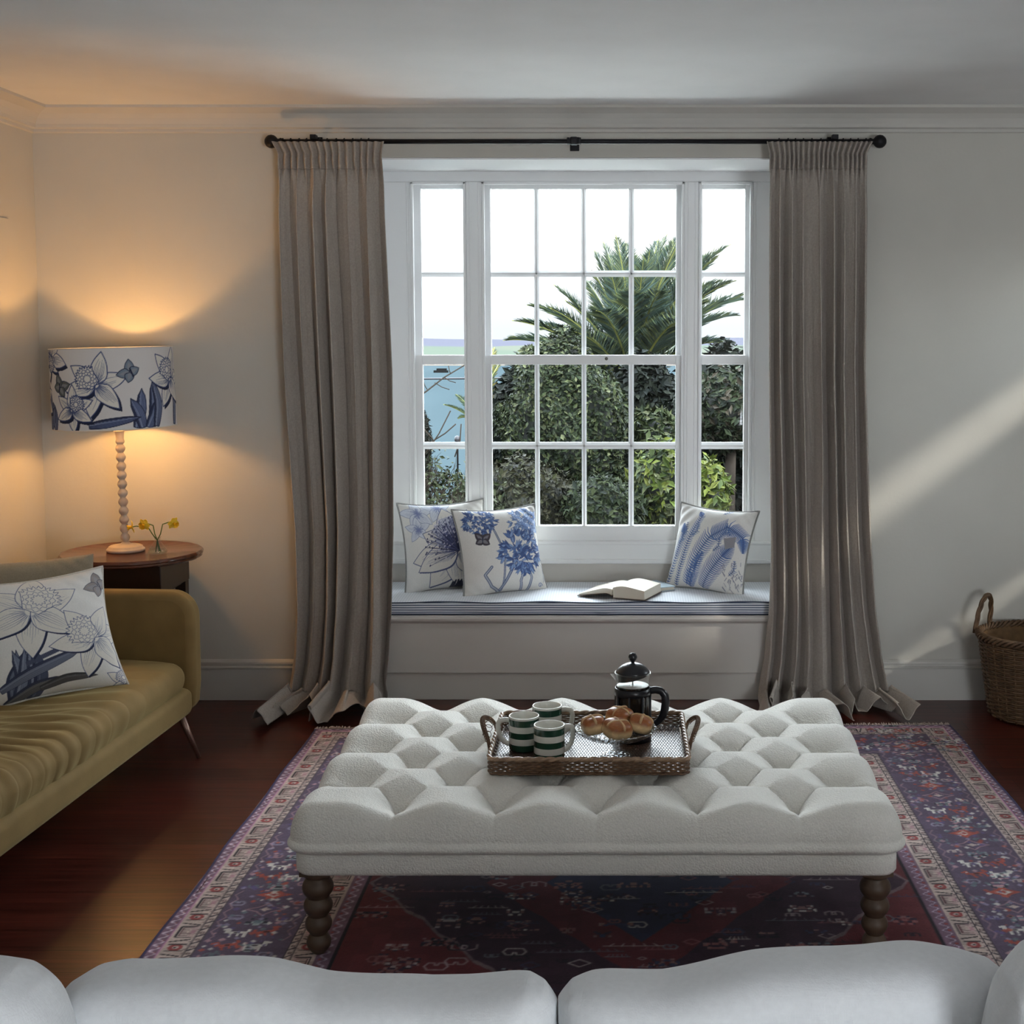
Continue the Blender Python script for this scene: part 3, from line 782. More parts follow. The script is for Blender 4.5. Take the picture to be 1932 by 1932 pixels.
Fq = np.stack([idx[:-1, :-1], idx[:-1, 1:], idx[1:, 1:], idx[1:, :-1]], -1).reshape(-1, 4)
M_rug = mat('wool_pile', attr='Col', rough=1, bump=.5, bscale=420, sheen=.1, spec=.1)
build('pile', (V, Fq), M_rug, rug, colors=cols.reshape(-1, 3))
build('backing', MB().box(RX0, RX1, RY0, RY1 - .035, .0005, .0055), mat('rug_backing', L(120, 96, 96), 1), rug, smooth=False)
fg = MB(); rnd = random.Random(2)
for k in range(520):
    x = RX0 + RW * k / 520; y = RY1 + (x - RX0 - RW / 2) / RW * .06
    l = rnd.uniform(.012, .032); q = rnd.uniform(-.008, .008)
    fg.tube([(x, y - .004, .007), (x + q * .5, y + l * .5, .008 + rnd.uniform(0, .006)), (x + q, y + l, .004)], [.0022, .002, .0012], 4)
f_ = build('fringe', fg, mat('cotton_fringe', L(178, 162, 152), 1), rug)
f_['label'] = 'short cream knotted cotton fringe'

# ------------------------------------------------------------------ tufted ottoman
OXc, OYc = -.0625, 3.965
HW, HD = .80, .555   # half width / half depth
ott = thing('tufted_ottoman', 'large cream boucle ottoman with deep button tufting and turned wooden legs', 'ottoman', (OXc, OYc, .008))
def boucle():
    m = mat('cream_boucle', L(231, 228, 220), .95, sheen=.25, var=.06, vscale=260)
    t = m.node_tree; b = t.nodes['Principled BSDF']; mp = [n for n in t.nodes if n.type == 'MAPPING'][0]
    vo = t.nodes.new('ShaderNodeTexVoronoi'); vo.inputs['Scale'].default_value = 190; t.links.new(mp.outputs[0], vo.inputs[0])
    n = t.nodes.new('ShaderNodeTexNoise'); n.inputs['Scale'].default_value = 120; n.inputs['Detail'].default_value = 3; t.links.new(mp.outputs[0], n.inputs[0])
    ad = t.nodes.new('ShaderNodeMath'); ad.operation = 'MULTIPLY_ADD'; ad.inputs[1].default_value = -.8; t.links.new(vo.outputs[0], ad.inputs[0]); t.links.new(n.outputs[0], ad.inputs[2])
    bp = t.nodes.new('ShaderNodeBump'); bp.inputs['Strength'].default_value = .5; bp.inputs['Distance'].default_value = .004
    t.links.new(ad.outputs[0], bp.inputs['Height']); t.links.new(bp.outputs[0], b.inputs['Normal'])
    return m
M_bou = boucle()
DXB, DYB = .267, .1475
BX0 = -.0625          # centre column of the 5-button rows
BY1 = 3.55            # first row
def tuft(x, y):
    """puff height (0..1), distance to the nearest button (valleys run on over the edge), distance to the pleat lines"""
    ry = np.clip(y, BY1, BY1 + 6 * DYB); rx = np.clip(x, BX0 - 2.5 * DXB, BX0 + 2.5 * DXB)
    a = ((rx - BX0) / (DXB / 2) + (ry - BY1) / DYB) / 2; b = ((rx - BX0) / (DXB / 2) - (ry - BY1) / DYB) / 2
    puff = np.abs(np.sin(PI * a)) * np.abs(np.sin(PI * b)); bi = np.round(a); bj = np.round(b)
    best = np.full(x.shape, 9.); ex, ey = (x - rx) * .65, (y - ry) * .65
    for da in (-1, 0, 1):
        for db in (-1, 0, 1):
            A, B = bi + da, bj + db
            X = BX0 + (A + B) * DXB / 2; Y = BY1 + (A - B) * DYB
            ok = (Y > BY1 - .01) & (Y < BY1 + 6.01 * DYB) & (np.abs(X - BX0) < 2.6 * DXB)
            best = np.where(ok, np.minimum(best, np.sqrt((rx - X) ** 2 + (ry - Y) ** 2 + ex ** 2 + ey ** 2)), best)
    inside = (np.abs(x - rx) < 1e-6) & (np.abs(y - ry) < 1e-6)
    fold = np.where(inside, np.minimum(np.abs(a - np.round(a)), np.abs(b - np.round(b))) * DXB * .75,
                    np.where(np.abs(y - ry) > 1e-6, np.abs((rx - BX0) / DXB - np.round((rx - BX0) / DXB)) * DXB, np.abs(((ry - BY1 - DYB) / (2 * DYB)) - np.round((ry - BY1 - DYB) / (2 * DYB))) * 2 * DYB))
    return puff, best, fold
def axis(h, r, nin, nb):
    a = np.linspace(-h, -(h - r), nb, endpoint=False); m = np.linspace(-(h - r), h - r, nin, endpoint=False); return np.concatenate([a, m, np.linspace(h - r, h, nb + 1)])
rX = .11
ux = axis(HW, rX, 330, 46); uy = axis(HD, rX, 210, 46)
UX, UY = np.meshgrid(ux, uy, indexing='ij')
ccx = np.clip(UX, -(HW - rX), HW - rX); ccy = np.clip(UY, -(HD - rX), HD - rX)
dx_, dy_ = (UX - ccx) / rX, (UY - ccy) / rX
t_ = np.maximum(np.abs(dx_), np.abs(dy_)); hy = np.hypot(dx_, dy_) + 1e-9
dirx, diry = np.where(t_ > 0, dx_ / hy, 0), np.where(t_ > 0, dy_ / hy, 0)
rr_ = .062
arc = np.clip(t_ / .55, 0, 1) * PI / 2
fo = np.sin(arc) * rr_; dz = (1 - np.cos(arc)) * rr_
t2 = np.clip((t_ - .55) / .45, 0, 1)
side_h = .038
fo = fo + .012 * np.sin(PI * t2) - .016 * t2 ** 3; dz = dz + t2 * side_h
scale_corner = (HW - .062) / (HW - rX)
cxp = ccx * (HW - rr_) / (HW - rX); cyp = ccy * (HD - rr_) / (HD - rX)
PX = cxp + dirx * fo; PY = cyp + diry * fo
WX, WY = OXc + PX, OYc + PY
puff, db, fold = tuft(WX, WY)
fade = 1 - .93 * np.clip((t_ - .25) / .75, 0, 1) ** .7
bx_in = (WY > BY1 - .02) & (WY < BY1 + 6 * DYB + .02)
h = .014 * puff ** .8 + .020 - .022 * np.exp(-(db / .022) ** 1.4) - .042 * np.exp(-(db / .080) ** 1.35) - .0085 * np.exp(-(fold / .0065) ** 1.6) * np.exp(-(db / .105) ** 3)
for (A_, B_) in ((1, 17.), (2, 31.)):   # little radial gathers by each button
    h = h + .0016 * np.sin(np.arctan2(WY * 40, WX * 40) * B_) * np.exp(-((db - .045) / .02) ** 2) / A_
h = h * fade
nzv = np.where(t_ < .001, 1, np.cos(arc)); nh = np.sin(arc) * (1 - t2) + t2
PX = PX + dirx * nh * (h - .012 * fade) * .55; PY = PY + diry * nh * (h - .012 * fade) * .55
PZ = .392 + .010 * (1 - (PX / HW) ** 2) * (1 - (PY / HD) ** 2) - dz + nzv * h
tw = np.clip(1 - np.maximum(np.abs(OXc + PX + .0875) - .285, np.abs(OYc + PY - 3.895) - .237) / .03, 0, 1)   # pressed down under the tray
PZ = PZ * (1 - tw) + np.minimum(PZ, .4215) * tw
g = np.stack([OXc + PX, OYc + PY, PZ], -1)
build('tufted_cushion', MB().grid(g), M_bou, ott)
def rrect(x0, x1, y0, y1, r, n=8):
    o = []
    for cx, cy, a0 in ((x1 - r, y1 - r, 0), (x0 + r, y1 - r, 90), (x0 + r, y0 + r, 180), (x1 - r, y0 + r, 270)):
        for k in range(n + 1): a = R(a0 + 90 * k / n); o.append((cx + r * math.cos(a), cy + r * math.sin(a)))
    return o
bb = MB(); ox0, ox1, oy0, oy1 = OXc - HW + .008, OXc + HW - .008, OYc - HD + .008, OYc + HD - .008
rings = [(.014, .306), (.014, .302), (0.006, .296), (.002, .285), (.002, .246), (.006, .238), (.03, .235)]
Pg = [[(p[0], p[1], z) for p in rrect(ox0 + i_, ox1 - i_, oy0 + i_, oy1 - i_, .045)] for i_, z in rings]
bb.grid(Pg, wrap_v=True); n_ = len(Pg[0]); o_ = len(bb.v) - n_; bb.f.append(tuple(o_ + k for k in range(n_))); bb.m.append(0)
build('base_rail', bb, M_bou, ott)
build('piping', MB().tube([(p[0], p[1], .3015) for p in rrect(ox0 + .004, ox1 - .004, oy0 + .004, oy1 - .004, .045)], .006, 8, closed=True), M_bou, ott)
M_oak = mat('dark_turned_oak', L(84, 66, 52), .45, bump=.15, bscale=40, var=.15, vscale=12, stretch=(1, 1, .2))
lp = [(.0, .0), (.017, .0), (.020, .004)]
for k_ in range(4):
    for q_ in np.linspace(.06, .94, 9): lp.append((.019 + .003 * k_ + .0135 * math.sin(PI * q_) ** .8, .004 + (k_ + q_) * .050))
lp += [(.031, .207), (.040, .214), (.041, .221), (.0, .221)]
for sx_ in (-1, 1):
    for sy_ in (-1, 1):
        cx, cy = OXc + sx_ * (HW - .062), OYc + sy_ * (HD - .065)
        m_ = MB().lathe([(r, z + .009) for r, z in lp], (cx, cy, 0), 24).box(cx - .04, cx + .04, cy - .04, cy + .04, .229, .240)
        build('leg', m_, M_oak, ott, auto=40)

# ------------------------------------------------------------------ rattan tray
TZ = .424
tray = thing('serving_tray', 'brown woven rattan tray with looped handles resting on the ottoman', 'tray', (-.088, 3.88, TZ))
def weave_mat(name, c1, c2, sx=1, sc=150, kind='XY'):
    m, t, b = new_mat(name); co = t.nodes.new('ShaderNodeTexCoord')
    mp = t.nodes.new('ShaderNodeMapping'); t.links.new(co.outputs['Object'], mp.inputs[0])
    if kind == 'XZ': mp.inputs['Rotation'].default_value = (R(90), 0, 0)
    br = t.nodes.new('ShaderNodeTexBrick'); br.inputs['Scale'].default_value = sc; br.inputs['Brick Width'].default_value = 1.0; br.inputs['Row Height'].default_value = 1.9
    br.inputs['Mortar Size'].default_value = .2; br.inputs['Mortar Smooth'].default_value = .9
    br.inputs['Color1'].default_value = (*c1, 1); br.inputs['Color2'].default_value = (*c2, 1); br.inputs['Mortar'].default_value = (*[q * .16 for q in c1], 1)
    t.links.new(mp.outputs[0], br.inputs[0]); t.links.new(br.outputs[0], b.inputs['Base Color'])
    bp = t.nodes.new('ShaderNodeBump'); bp.inputs['Strength'].default_value = .9; bp.inputs['Distance'].default_value = .006; bp.invert = True
    t.links.new(br.outputs['Fac'], bp.inputs['Height']); t.links.new(bp.outputs[0], b.inputs['Normal']); b.inputs['Roughness'].default_value = .36
    return m
M_wv = weave_mat('rattan_mat', L(112, 84, 66), L(88, 62, 48), sc=118)
tx0, tx1, ty0, ty1 = -.366, .191, 3.665, 4.125
M_rat = mat('rattan_cane', L(104, 76, 54), .4, bump=.4, bscale=160, var=.3, vscale=60)
build('base', MB().box(tx0 + .008, tx1 - .008, ty0 + .008, ty1 - .008, TZ, TZ + .008), M_wv, tray, smooth=False)
wl = MB(); nrow = 7; WHT = .042
def rail(pts, z, r): wl.tube([(p[0], p[1], z) for p in pts], r, 6, closed=True)
per = rrect(tx0, tx1, ty0, ty1, .022, 4)
# woven wall: wavy cane strands around upright stakes
def perimeter(n):
    pts = per + per[:1]; d = [0]
    for a, b in zip(pts[:-1], pts[1:]): d.append(d[-1] + math.hypot(b[0]-a[0], b[1]-a[1]))
    s = np.linspace(0, d[-1], n, endpoint=False); return np.interp(s, d, [p[0] for p in pts]), np.interp(s, d, [p[1] for p in pts])
nst = 150; ppx, ppy = perimeter(nst * 4)
cxm, cym = (tx0 + tx1) / 2, (ty0 + ty1) / 2
nx_ = np.gradient(ppy); ny_ = -np.gradient(ppx); nl = np.hypot(nx_, ny_) + 1e-9
for j in range(nrow):
    z = TZ + .004 + j * .0058; k = np.arange(len(ppx)); o = .0022 * np.sin(k / 4 * PI + j * PI)
    wl.tube([(ppx[i] + nx_[i] / nl[i] * o[i], ppy[i] + ny_[i] / nl[i] * o[i], z) for i in range(len(ppx))], .0031, 5, closed=True)
build('wall', wl, M_rat, tray)
rm = MB(); k = np.arange(len(ppx))
for phs in (0, PI):
    rm.tube([(ppx[i] + nx_[i] / nl[i] * .003 * math.cos(k[i] * .35 + phs), ppy[i] + ny_[i] / nl[i] * .003 * math.cos(k[i] * .35 + phs), TZ + WHT + .004 + .0025 * math.sin(k[i] * .35 + phs)) for i in range(len(ppx))], .005, 6, closed=True)
build('rim', rm, mat('pale_rattan_rim', L(150, 122, 98), .3, bump=.3, bscale=160, var=.25, vscale=50), tray)
for sx_, xx in ((-1, tx0), (1, tx1)):
    hp = MB(); yc = (ty0 + ty1) / 2
    for o in (0, .012):
        hp.tube([(xx + sx_ * (.004 + o * .4 + .030 * math.sin(PI * q)), yc + (q - .5) * .21, TZ + .028 + .062 * math.sin(PI * q) ** .6 + o * .3) for q in np.linspace(0, 1, 20)], .0036, 7)
    for q in np.linspace(.08, .92, 26):
        hp.tube([(xx + sx_ * (.008 + .030 * math.sin(PI * q)) + .0065 * math.cos(a), yc + (q - .5) * .21, TZ + .030 + .062 * math.sin(PI * q) ** .6 + .0065 * math.sin(a)) for a in np.linspace(0, 2 * PI, 10, endpoint=False)], .0012, 4, closed=True)
    if sx_ < 0:
        for q in (.2, .35, .5): hp.tube([(xx - .02 - .012 * math.cos(a), yc + (q - .5) * .21 + a * .003, TZ + .045 + .012 * math.sin(a) + .03 * math.sin(PI * q)) for a in np.linspace(0, 6, 14)], .001, 4)
    build('handle', hp, M_rat, tray)

# ------------------------------------------------------------------ green and white striped mugs
M_cer = mat('cream_glaze', L(226, 224, 214), .12, coat=.5)
M_grn = mat('green_glaze', L(34, 70, 54), .12, coat=.5)
TB = TZ + .0085
def mug(label, px, py, hang, first=None):
    p = at(px, py, Z=TB); x, y = p.x, p.y + .042
    if first is not None:
        c = copy_tree(first); c.location = (x, y, TB); c.rotation_euler = (0, 0, hang); c['label'] = label; return c
    root = thing('mug', label, 'mug', (x, y, TB), group='striped mugs on the tray')
    r, hgt = .0445, .1
    m = MB(); zb = [0, .003, .0225, .041, .0585, .0765, .0935, hgt - .001]
    pr = [(0, 0), (.036, 0), (.041, .003)]
    m.cur = 1; m.lathe([(0, .0), (r - .006, 0), (r - .001, .004)], (x, y, TB), 48, cap=False)
    bands = [(.004, .0225, 1), (.0225, .041, 0), (.041, .0585, 1), (.0585, .0765, 0), (.0765, .0955, 1), (.0955, .1, 0)]
    for a, b, c in bands:
        m.cur = c; m.lathe([(r - (.001 if a < .01 else 0), a), (r, (a + b) / 2), (r, b)], (x, y, TB), 48, cap=False)
    build('body', m, [M_cer, M_grn], root)
    m = MB().lathe([(r, hgt), (r - .0008, hgt + .0018), (r - .0025, hgt + .002), (r - .004, hgt), (r - .0045, hgt - .01), (r - .0045, .012), (r - .012, .006), (0, .006)], (x, y, TB), 48, cap=False)
    build('interior', m, M_cer, root)
    hp = [(r - .003, 0, .088), (r + .012, 0, .089), (r + .026, 0, .086), (r + .0315, 0, .076), (r + .030, 0, .055), (r + .024, 0, .036), (r + .012, 0, .023), (r - .003, 0, .017)]
    q = np.array(hp); tt = np.linspace(0, len(hp) - 1, 26)
    pts = [(x + np.interp(s, range(len(hp)), q[:, 0]), y, TB + np.interp(s, range(len(hp)), q[:, 2])) for s in tt]
    build('handle', MB().tube(pts, .0058, 10, flat=1.3), M_cer, root)
    root.rotation_euler = (0, 0, hang)
    return root
m0 = mug('green striped mug at the front right of the three, handle to the right', 1035, 1441, R(28))
mug('green striped mug at the left of the three, handle to the left', 987, 1422, R(183), m0)
mug('green striped mug standing behind the other two, nearest the window', 1031, 1401, R(2), m0)

# ------------------------------------------------------------------ cafetiere
def glass(name, tint=(1, 1, 1), rough=.0, ior=1.45):
    return mat(name, tint, rough, trans=1, ior=ior)
def thin_glass(name, tint=(.96, .98, .98), k=.55, base=.05):
    m = bpy.data.materials.new(name); m.use_nodes = True; t = m.node_tree; t.nodes.clear()
    o = t.nodes.new('ShaderNodeOutputMaterial'); tr = t.nodes.new('ShaderNodeBsdfTransparent'); gl = t.nodes.new('ShaderNodeBsdfGlossy')
    tr.inputs[0].default_value = (*tint, 1); gl.inputs['Roughness'].default_value = .05; lw = t.nodes.new('ShaderNodeLayerWeight')
    pw = t.nodes.new('ShaderNodeMath'); pw.operation = 'POWER'; pw.inputs[1].default_value = 3.5; t.links.new(lw.outputs['Facing'], pw.inputs[0])
    ma = t.nodes.new('ShaderNodeMath'); ma.operation = 'MULTIPLY_ADD'; ma.inputs[1].default_value = k; ma.inputs[2].default_value = base; t.links.new(pw.outputs[0], ma.inputs[0])
    mx = t.nodes.new('ShaderNodeMixShader'); t.links.new(ma.outputs[0], mx.inputs[0]); t.links.new(tr.outputs[0], mx.inputs[1]); t.links.new(gl.outputs[0], mx.inputs[2]); t.links.new(mx.outputs[0], o.inputs[0])
    return m
M_thin = thin_glass('beaker_glass')
M_blk = mat('black_plastic', L(24, 25, 30), .28, coat=.2)
p = at(1194, 1402, Z=TB); fx, fy = p.x, p.y + .04
fp = thing('french_press', 'black and glass cafetiere full of coffee at the back of the tray', 'french press', (fx, fy, TB))
rb = .050; ztop = at(1195, 1275, Y=fy).z; zc = at(1195, 1292, Y=fy).z
zl = at(1195, 1262, Y=fy).z
gl = MB().lathe([(0, TB + .012), (rb - .004, TB + .012), (rb, TB + .02), (rb, ztop - .004), (rb + .002, ztop + .008), (rb + .0035, ztop + .010)], (fx, fy, 0), 48, cap=False)
gl.tube([(fx + (rb + .003) * math.cos(a), fy + (rb + .003) * math.sin(a), ztop + .010) for a in np.linspace(0, 2 * PI, 48, endpoint=False)], .0022, 6, closed=True)
gl.add([(fx - rb - .001, fy - .016, ztop - .012), (fx - rb - .001, fy + .016, ztop - .012), (fx - rb - .002, fy + .018, ztop + .010), (fx - rb - .002, fy - .018, ztop + .010), (fx - rb - .018, fy, ztop + .006)], [(0, 4, 3), (1, 2, 4), (0, 1, 4)])
build('beaker', gl, M_thin, fp)
cf = MB().lathe([(0, TB + .014), (rb - .006, TB + .014), (rb - .002, TB + .022), (rb - .002, zc - .001)], (fx, fy, 0), 40, cap=False)
build('coffee', cf, mat('black_coffee', L(20, 12, 8), .08), fp)
build('coffee_foam', MB().lathe([(rb - .002, zc - .001), (rb - .004, zc), (0, zc + .0005)], (fx, fy, 0), 40, cap=False), mat('pale_foam', L(232, 226, 216), .35, bump=.2, bscale=300), fp)
jk = MB().lathe([(rb + .001, TB), (rb + .006, TB), (rb + .005, TB + .012), (rb + .0025, TB + .018), (rb + .001, TB + .02)], (fx, fy, 0), 48, cap=False)
zb_ = zc - .026
jk.lathe([(rb + .001, zb_ - .004), (rb + .0045, zb_ - .003), (rb + .0045, zb_ + .018), (rb + .001, zb_ + .019)], (fx, fy, 0), 48, cap=False)
for a in (.5, 1.3, 2.1, 2.9, 3.7, 4.5, 5.3, 6.1):
    jk.tube([(fx + (rb + .003) * math.cos(a), fy + (rb + .003) * math.sin(a), z) for z in (TB + .01, zb_)], .0035, 6)
build('frame', jk, M_blk, fp)
hd = [(rb + .002, zb_ + .010), (rb + .018, zb_ + .013), (rb + .036, zb_ + .010), (rb + .047, zb_ - .004), (rb + .049, zb_ - .024), (rb + .046, zb_ - .048), (rb + .040, zb_ - .066), (rb + .030, zb_ - .080), (rb + .016, zb_ - .092), (rb + .004, zb_ - .10)]
q = np.array(hd); tt = np.linspace(0, len(hd) - 1, 34)
rad = np.interp(tt, [0, 2, 5, 9], [.008, .0085, .0095, .0055])
build('handle', MB().tube([(fx + np.interp(s, range(len(hd)), q[:, 0]) * math.cos(-.12), fy + np.interp(s, range(len(hd)), q[:, 0]) * math.sin(-.12), np.interp(s, range(len(hd)), q[:, 1])) for s in tt], list(rad), 10, flat=1.35), M_blk, fp)
zk = ztop + .010
ld = MB().lathe([(rb - .001, zk - .002), (rb + .0015, zk + .002), (rb - .001, zk + .006), (rb - .008, zk + .014), (rb - .018, zk + .022), (rb - .032, zk + .028), (.010, zk + .030), (0, zk + .031)], (fx, fy, 0), 48, cap=False)
# slanted inner skirt, deeper on the spout side
vs = []; n_ = 48
for kk in range(n_):
    a = 2 * PI * kk / n_; dd = .011 - .011 * math.cos(a)
    vs.append((fx + (rb - .002) * math.cos(a), fy + (rb - .002) * math.sin(a), zk)); vs.append((fx + (rb - .002) * math.cos(a), fy + (rb - .002) * math.sin(a), zk - .004 - dd))
ld.add(vs, [(2*k, 2*((k+1) % n_), 2*((k+1) % n_)+1, 2*k+1) for k in range(n_)])
lid_o = build('lid', ld, M_blk, fp)
build('knob', MB().lathe([(.005, zk + .029), (.0055, zk + .034), (.008, zk + .037), (.012, zk + .041), (.0135, zk + .047), (.012, zk + .053), (.008, zk + .058), (0, zk + .060)], (fx, fy, 0), 24), M_blk, lid_o)
build('plunger_rod', MB().tube([(fx, fy, zc - .01), (fx, fy, zk + .02)], .002, 8), mat('steel', (.6, .6, .6), .2, metal=1), fp)

# ------------------------------------------------------------------ glass cake stand with hot cross buns
M_cut = thin_glass('cut_glass', (.90, .92, .94), .8, .30)
t_ = M_cut.node_tree; gl_n = [n for n in t_.nodes if n.type == 'BSDF_GLOSSY'][0]; v_n = t_.nodes.new('ShaderNodeTexVoronoi'); v_n.inputs['Scale'].default_value = 95; tc_n = t_.nodes.new('ShaderNodeTexCoord')
b_n = t_.nodes.new('ShaderNodeBump'); b_n.inputs['Strength'].default_value = 1; b_n.inputs['Distance'].default_value = .006; t_.links.new(tc_n.outputs['Object'], v_n.inputs[0]); t_.links.new(v_n.outputs[0], b_n.inputs['Height']); t_.links.new(b_n.outputs[0], gl_n.inputs['Normal'])
p = at(1162, 1425, Z=TB); gx_, gy_ = p.x, p.y - .006
ck = thing('cake_stand', 'small clear cut-glass pedestal dish on the tray holding the buns', 'cake stand', (gx_, gy_, TB))
ft = MB().lathe([(0, .001), (.046, 0), (.046, .004), (.030, .010), (.014, .016), (.009, .022), (.010, .03), (.008, .036), (.011, .043), (.016, .047)], (gx_, gy_, TB), 8, cap=False)
build('foot', ft, M_cut, ck, smooth=False)
zd = TB + .046
dsh = MB()
prf = [(0, .0), (.02, .001), (.05, .006), (.085, .014), (.108, .026), (.114, .034), (.1165, .036), (.1165, .038), (.112, .038), (.104, .030), (.083, .0185), (.05, .010), (0, .006)]
P = []
for r_, z_ in prf:
    row = []
    for kk in range(64):
        a = 2 * PI * kk / 64; sc = 1 + (.012 * (kk % 2) if .02 < r_ < .11 and z_ < .03 else 0) + (.008 * (kk % 4 == 0) if r_ > .112 else 0)
        row.append((gx_ + r_ * sc * math.cos(a), gy_ + r_ * sc * math.sin(a), zd + z_))
    P.append(row)
build('dish', dsh.grid(P, wrap_v=True), M_cut, ck, auto=20)

def bun_mats():
    m = mat('bun_crust', attr='Col', rough=.35, bump=.25, bscale=90, var=.12, vscale=60)
    return m
M_bun = bun_mats(); M_cross = mat('pale_dough_cross', L(196, 160, 118), .6, bump=.2, bscale=120)
def bun(label, x, y, z, rx, ry, hz, rot, tilt, first=None, seed=0):
    root = thing('hot_cross_bun', label, 'bun', (x, y, z), group='hot cross buns on the glass dish')
    rs = np.random.RandomState(seed); nu_, nv_ = 40, 24; P = []; C = []
    for j in range(nv_ + 1):
        v = j / nv_; ph = -PI / 2 + PI * v; row = []
        for i in range(nu_):
            a = 2 * PI * i / nu_; ce = abs(math.cos(ph)) ** .62; sq = 1 / (abs(math.cos(a)) ** 3.2 + abs(math.sin(a)) ** 3.2) ** (1 / 3.2)
            zz = math.sin(ph); zz = (abs(zz) ** .8) * (1 if zz > 0 else -1)
            w_ = 1 + .03 * math.sin(3 * a + seed) * math.sin(2 * ph)
            X, Y, Z_ = rx * ce * sq * w_ * math.cos(a), ry * ce * sq * w_ * math.sin(a), hz * (zz * .5 + .5)
            row.append((x + X, y + Y, z + Z_)); k = np.clip((Z_ / hz - .5) / .22, 0, 1) + .1 * rs.randn() * .5; k = np.clip(k, 0, 1)
            C.append(np.array(L(222, 190, 142)) * (1 - k) + np.array(L(150, 86, 42)) * k)
        P.append(row)
    crust = build('crust', MB().grid(P, wrap_v=True), M_bun, root, colors=np.array(C))
    cr = MB()
    for ax in (0, 1):
        for q in [0]:
            pts = []
            for s in np.linspace(-.97, .97, 22):
                ph = math.acos(max(-1, min(1, abs(s) ** (1 / .62)))); zz = math.sin(ph) ** .8
                X, Y = (s * rx, 0) if ax == 0 else (0, s * ry)
                pts.append((x + X * .985, y + Y * .985, z + hz * (zz * .5 + .5) + .0005))
            cr.tube(pts, .0042, 6, flat=.5)
    build('pastry_cross', cr, M_cross, crust)
    root.rotation_euler = (tilt[0], tilt[1], rot)
    return root
zb = zd + .013
bun('glazed hot cross bun at the left end of the glass dish', gx_ - .062, gy_ - .004, zb + .008, .034, .034, .052, R(20), (0, R(-8)), seed=1)
bun('glazed hot cross bun at the front centre of the glass dish', gx_ - .002, gy_ - .026, zb + .003, .041, .037, .054, R(35), (R(14), R(6)), seed=2)
bun('glazed hot cross bun at the back of the glass dish, highest of all', gx_ + .008, gy_ + .048, zb + .014, .039, .036, .056, R(55), (R(6), R(2)), seed=3)
bun('glazed hot cross bun at the right end of the glass dish', gx_ + .066, gy_ + .012, zb + .008, .034, .034, .050, R(-10), (0, R(14)), seed=4)
# ------------------------------------------------------------------ scatter cushions
M_print = fabric_mat('printed_linen', attr='Col', scale=900, bump=.25, var=.04)
M_pipe_lt = fabric_mat('pale_piping_cloth', L(206, 202, 194), scale=900)
M_pipe_gr = fabric_mat('grey_piping_cloth', L(150, 150, 148), scale=900)
def pillow_surf(W, Hh, T, n, side, seed=0, pinch=.10):
    """side +1 front, -1 back; local x across, z up, y = thickness (front is -y)"""
    g = np.linspace(-1, 1, n); S, U = np.meshgrid(g, g, indexing='ij')
    rs = np.random.RandomState(seed)
    X = S * W / 2 * (1 - pinch * (1 - U ** 2) ** 1.0 * np.abs(S) ** 3); Z = U * Hh / 2 * (1 - pinch * (1 - S ** 2) * np.abs(U) ** 3)
    prof = np.clip((1 - np.abs(S) ** 2.4) * (1 - np.abs(U) ** 2.4), 0, 1) ** .55
    wr = .004 * np.sin(9 * S * U * 3 + 3 * (S + U) + seed) * (np.abs(S * U)) * prof ** .3
    wr += .0022 * np.sin(16 * (S - U) + seed * 2) * (np.clip(np.abs(S) + np.abs(U) - .7, 0, 1)) * prof ** .5
    wr += .003 * np.sin(2.5 * S + 4 * U + seed) * prof
    Y = -side * (T / 2 * prof + wr)
    return X, Y, Z, S, U
def basis(P0, P1, lean, flip=False):
    """bottom-left and bottom-right corner of the front face, lean back in radians -> 4x4"""
    P0, P1 = Vector(P0), Vector(P1); ex = (P1 - P0).normalized(); back = Vector((0, 0, 1)).cross(ex).normalized()
    up0 = ex.cross(-back).normalized()
    if up0.z < 0: up0 = -up0
    up = (up0 * math.cos(lean) + back * math.sin(lean)).normalized(); ey = up.cross(ex).normalized()
    M = Matrix((ex, ey, up)).transposed().to_4x4(); M.translation = (P0 + P1) / 2; return M
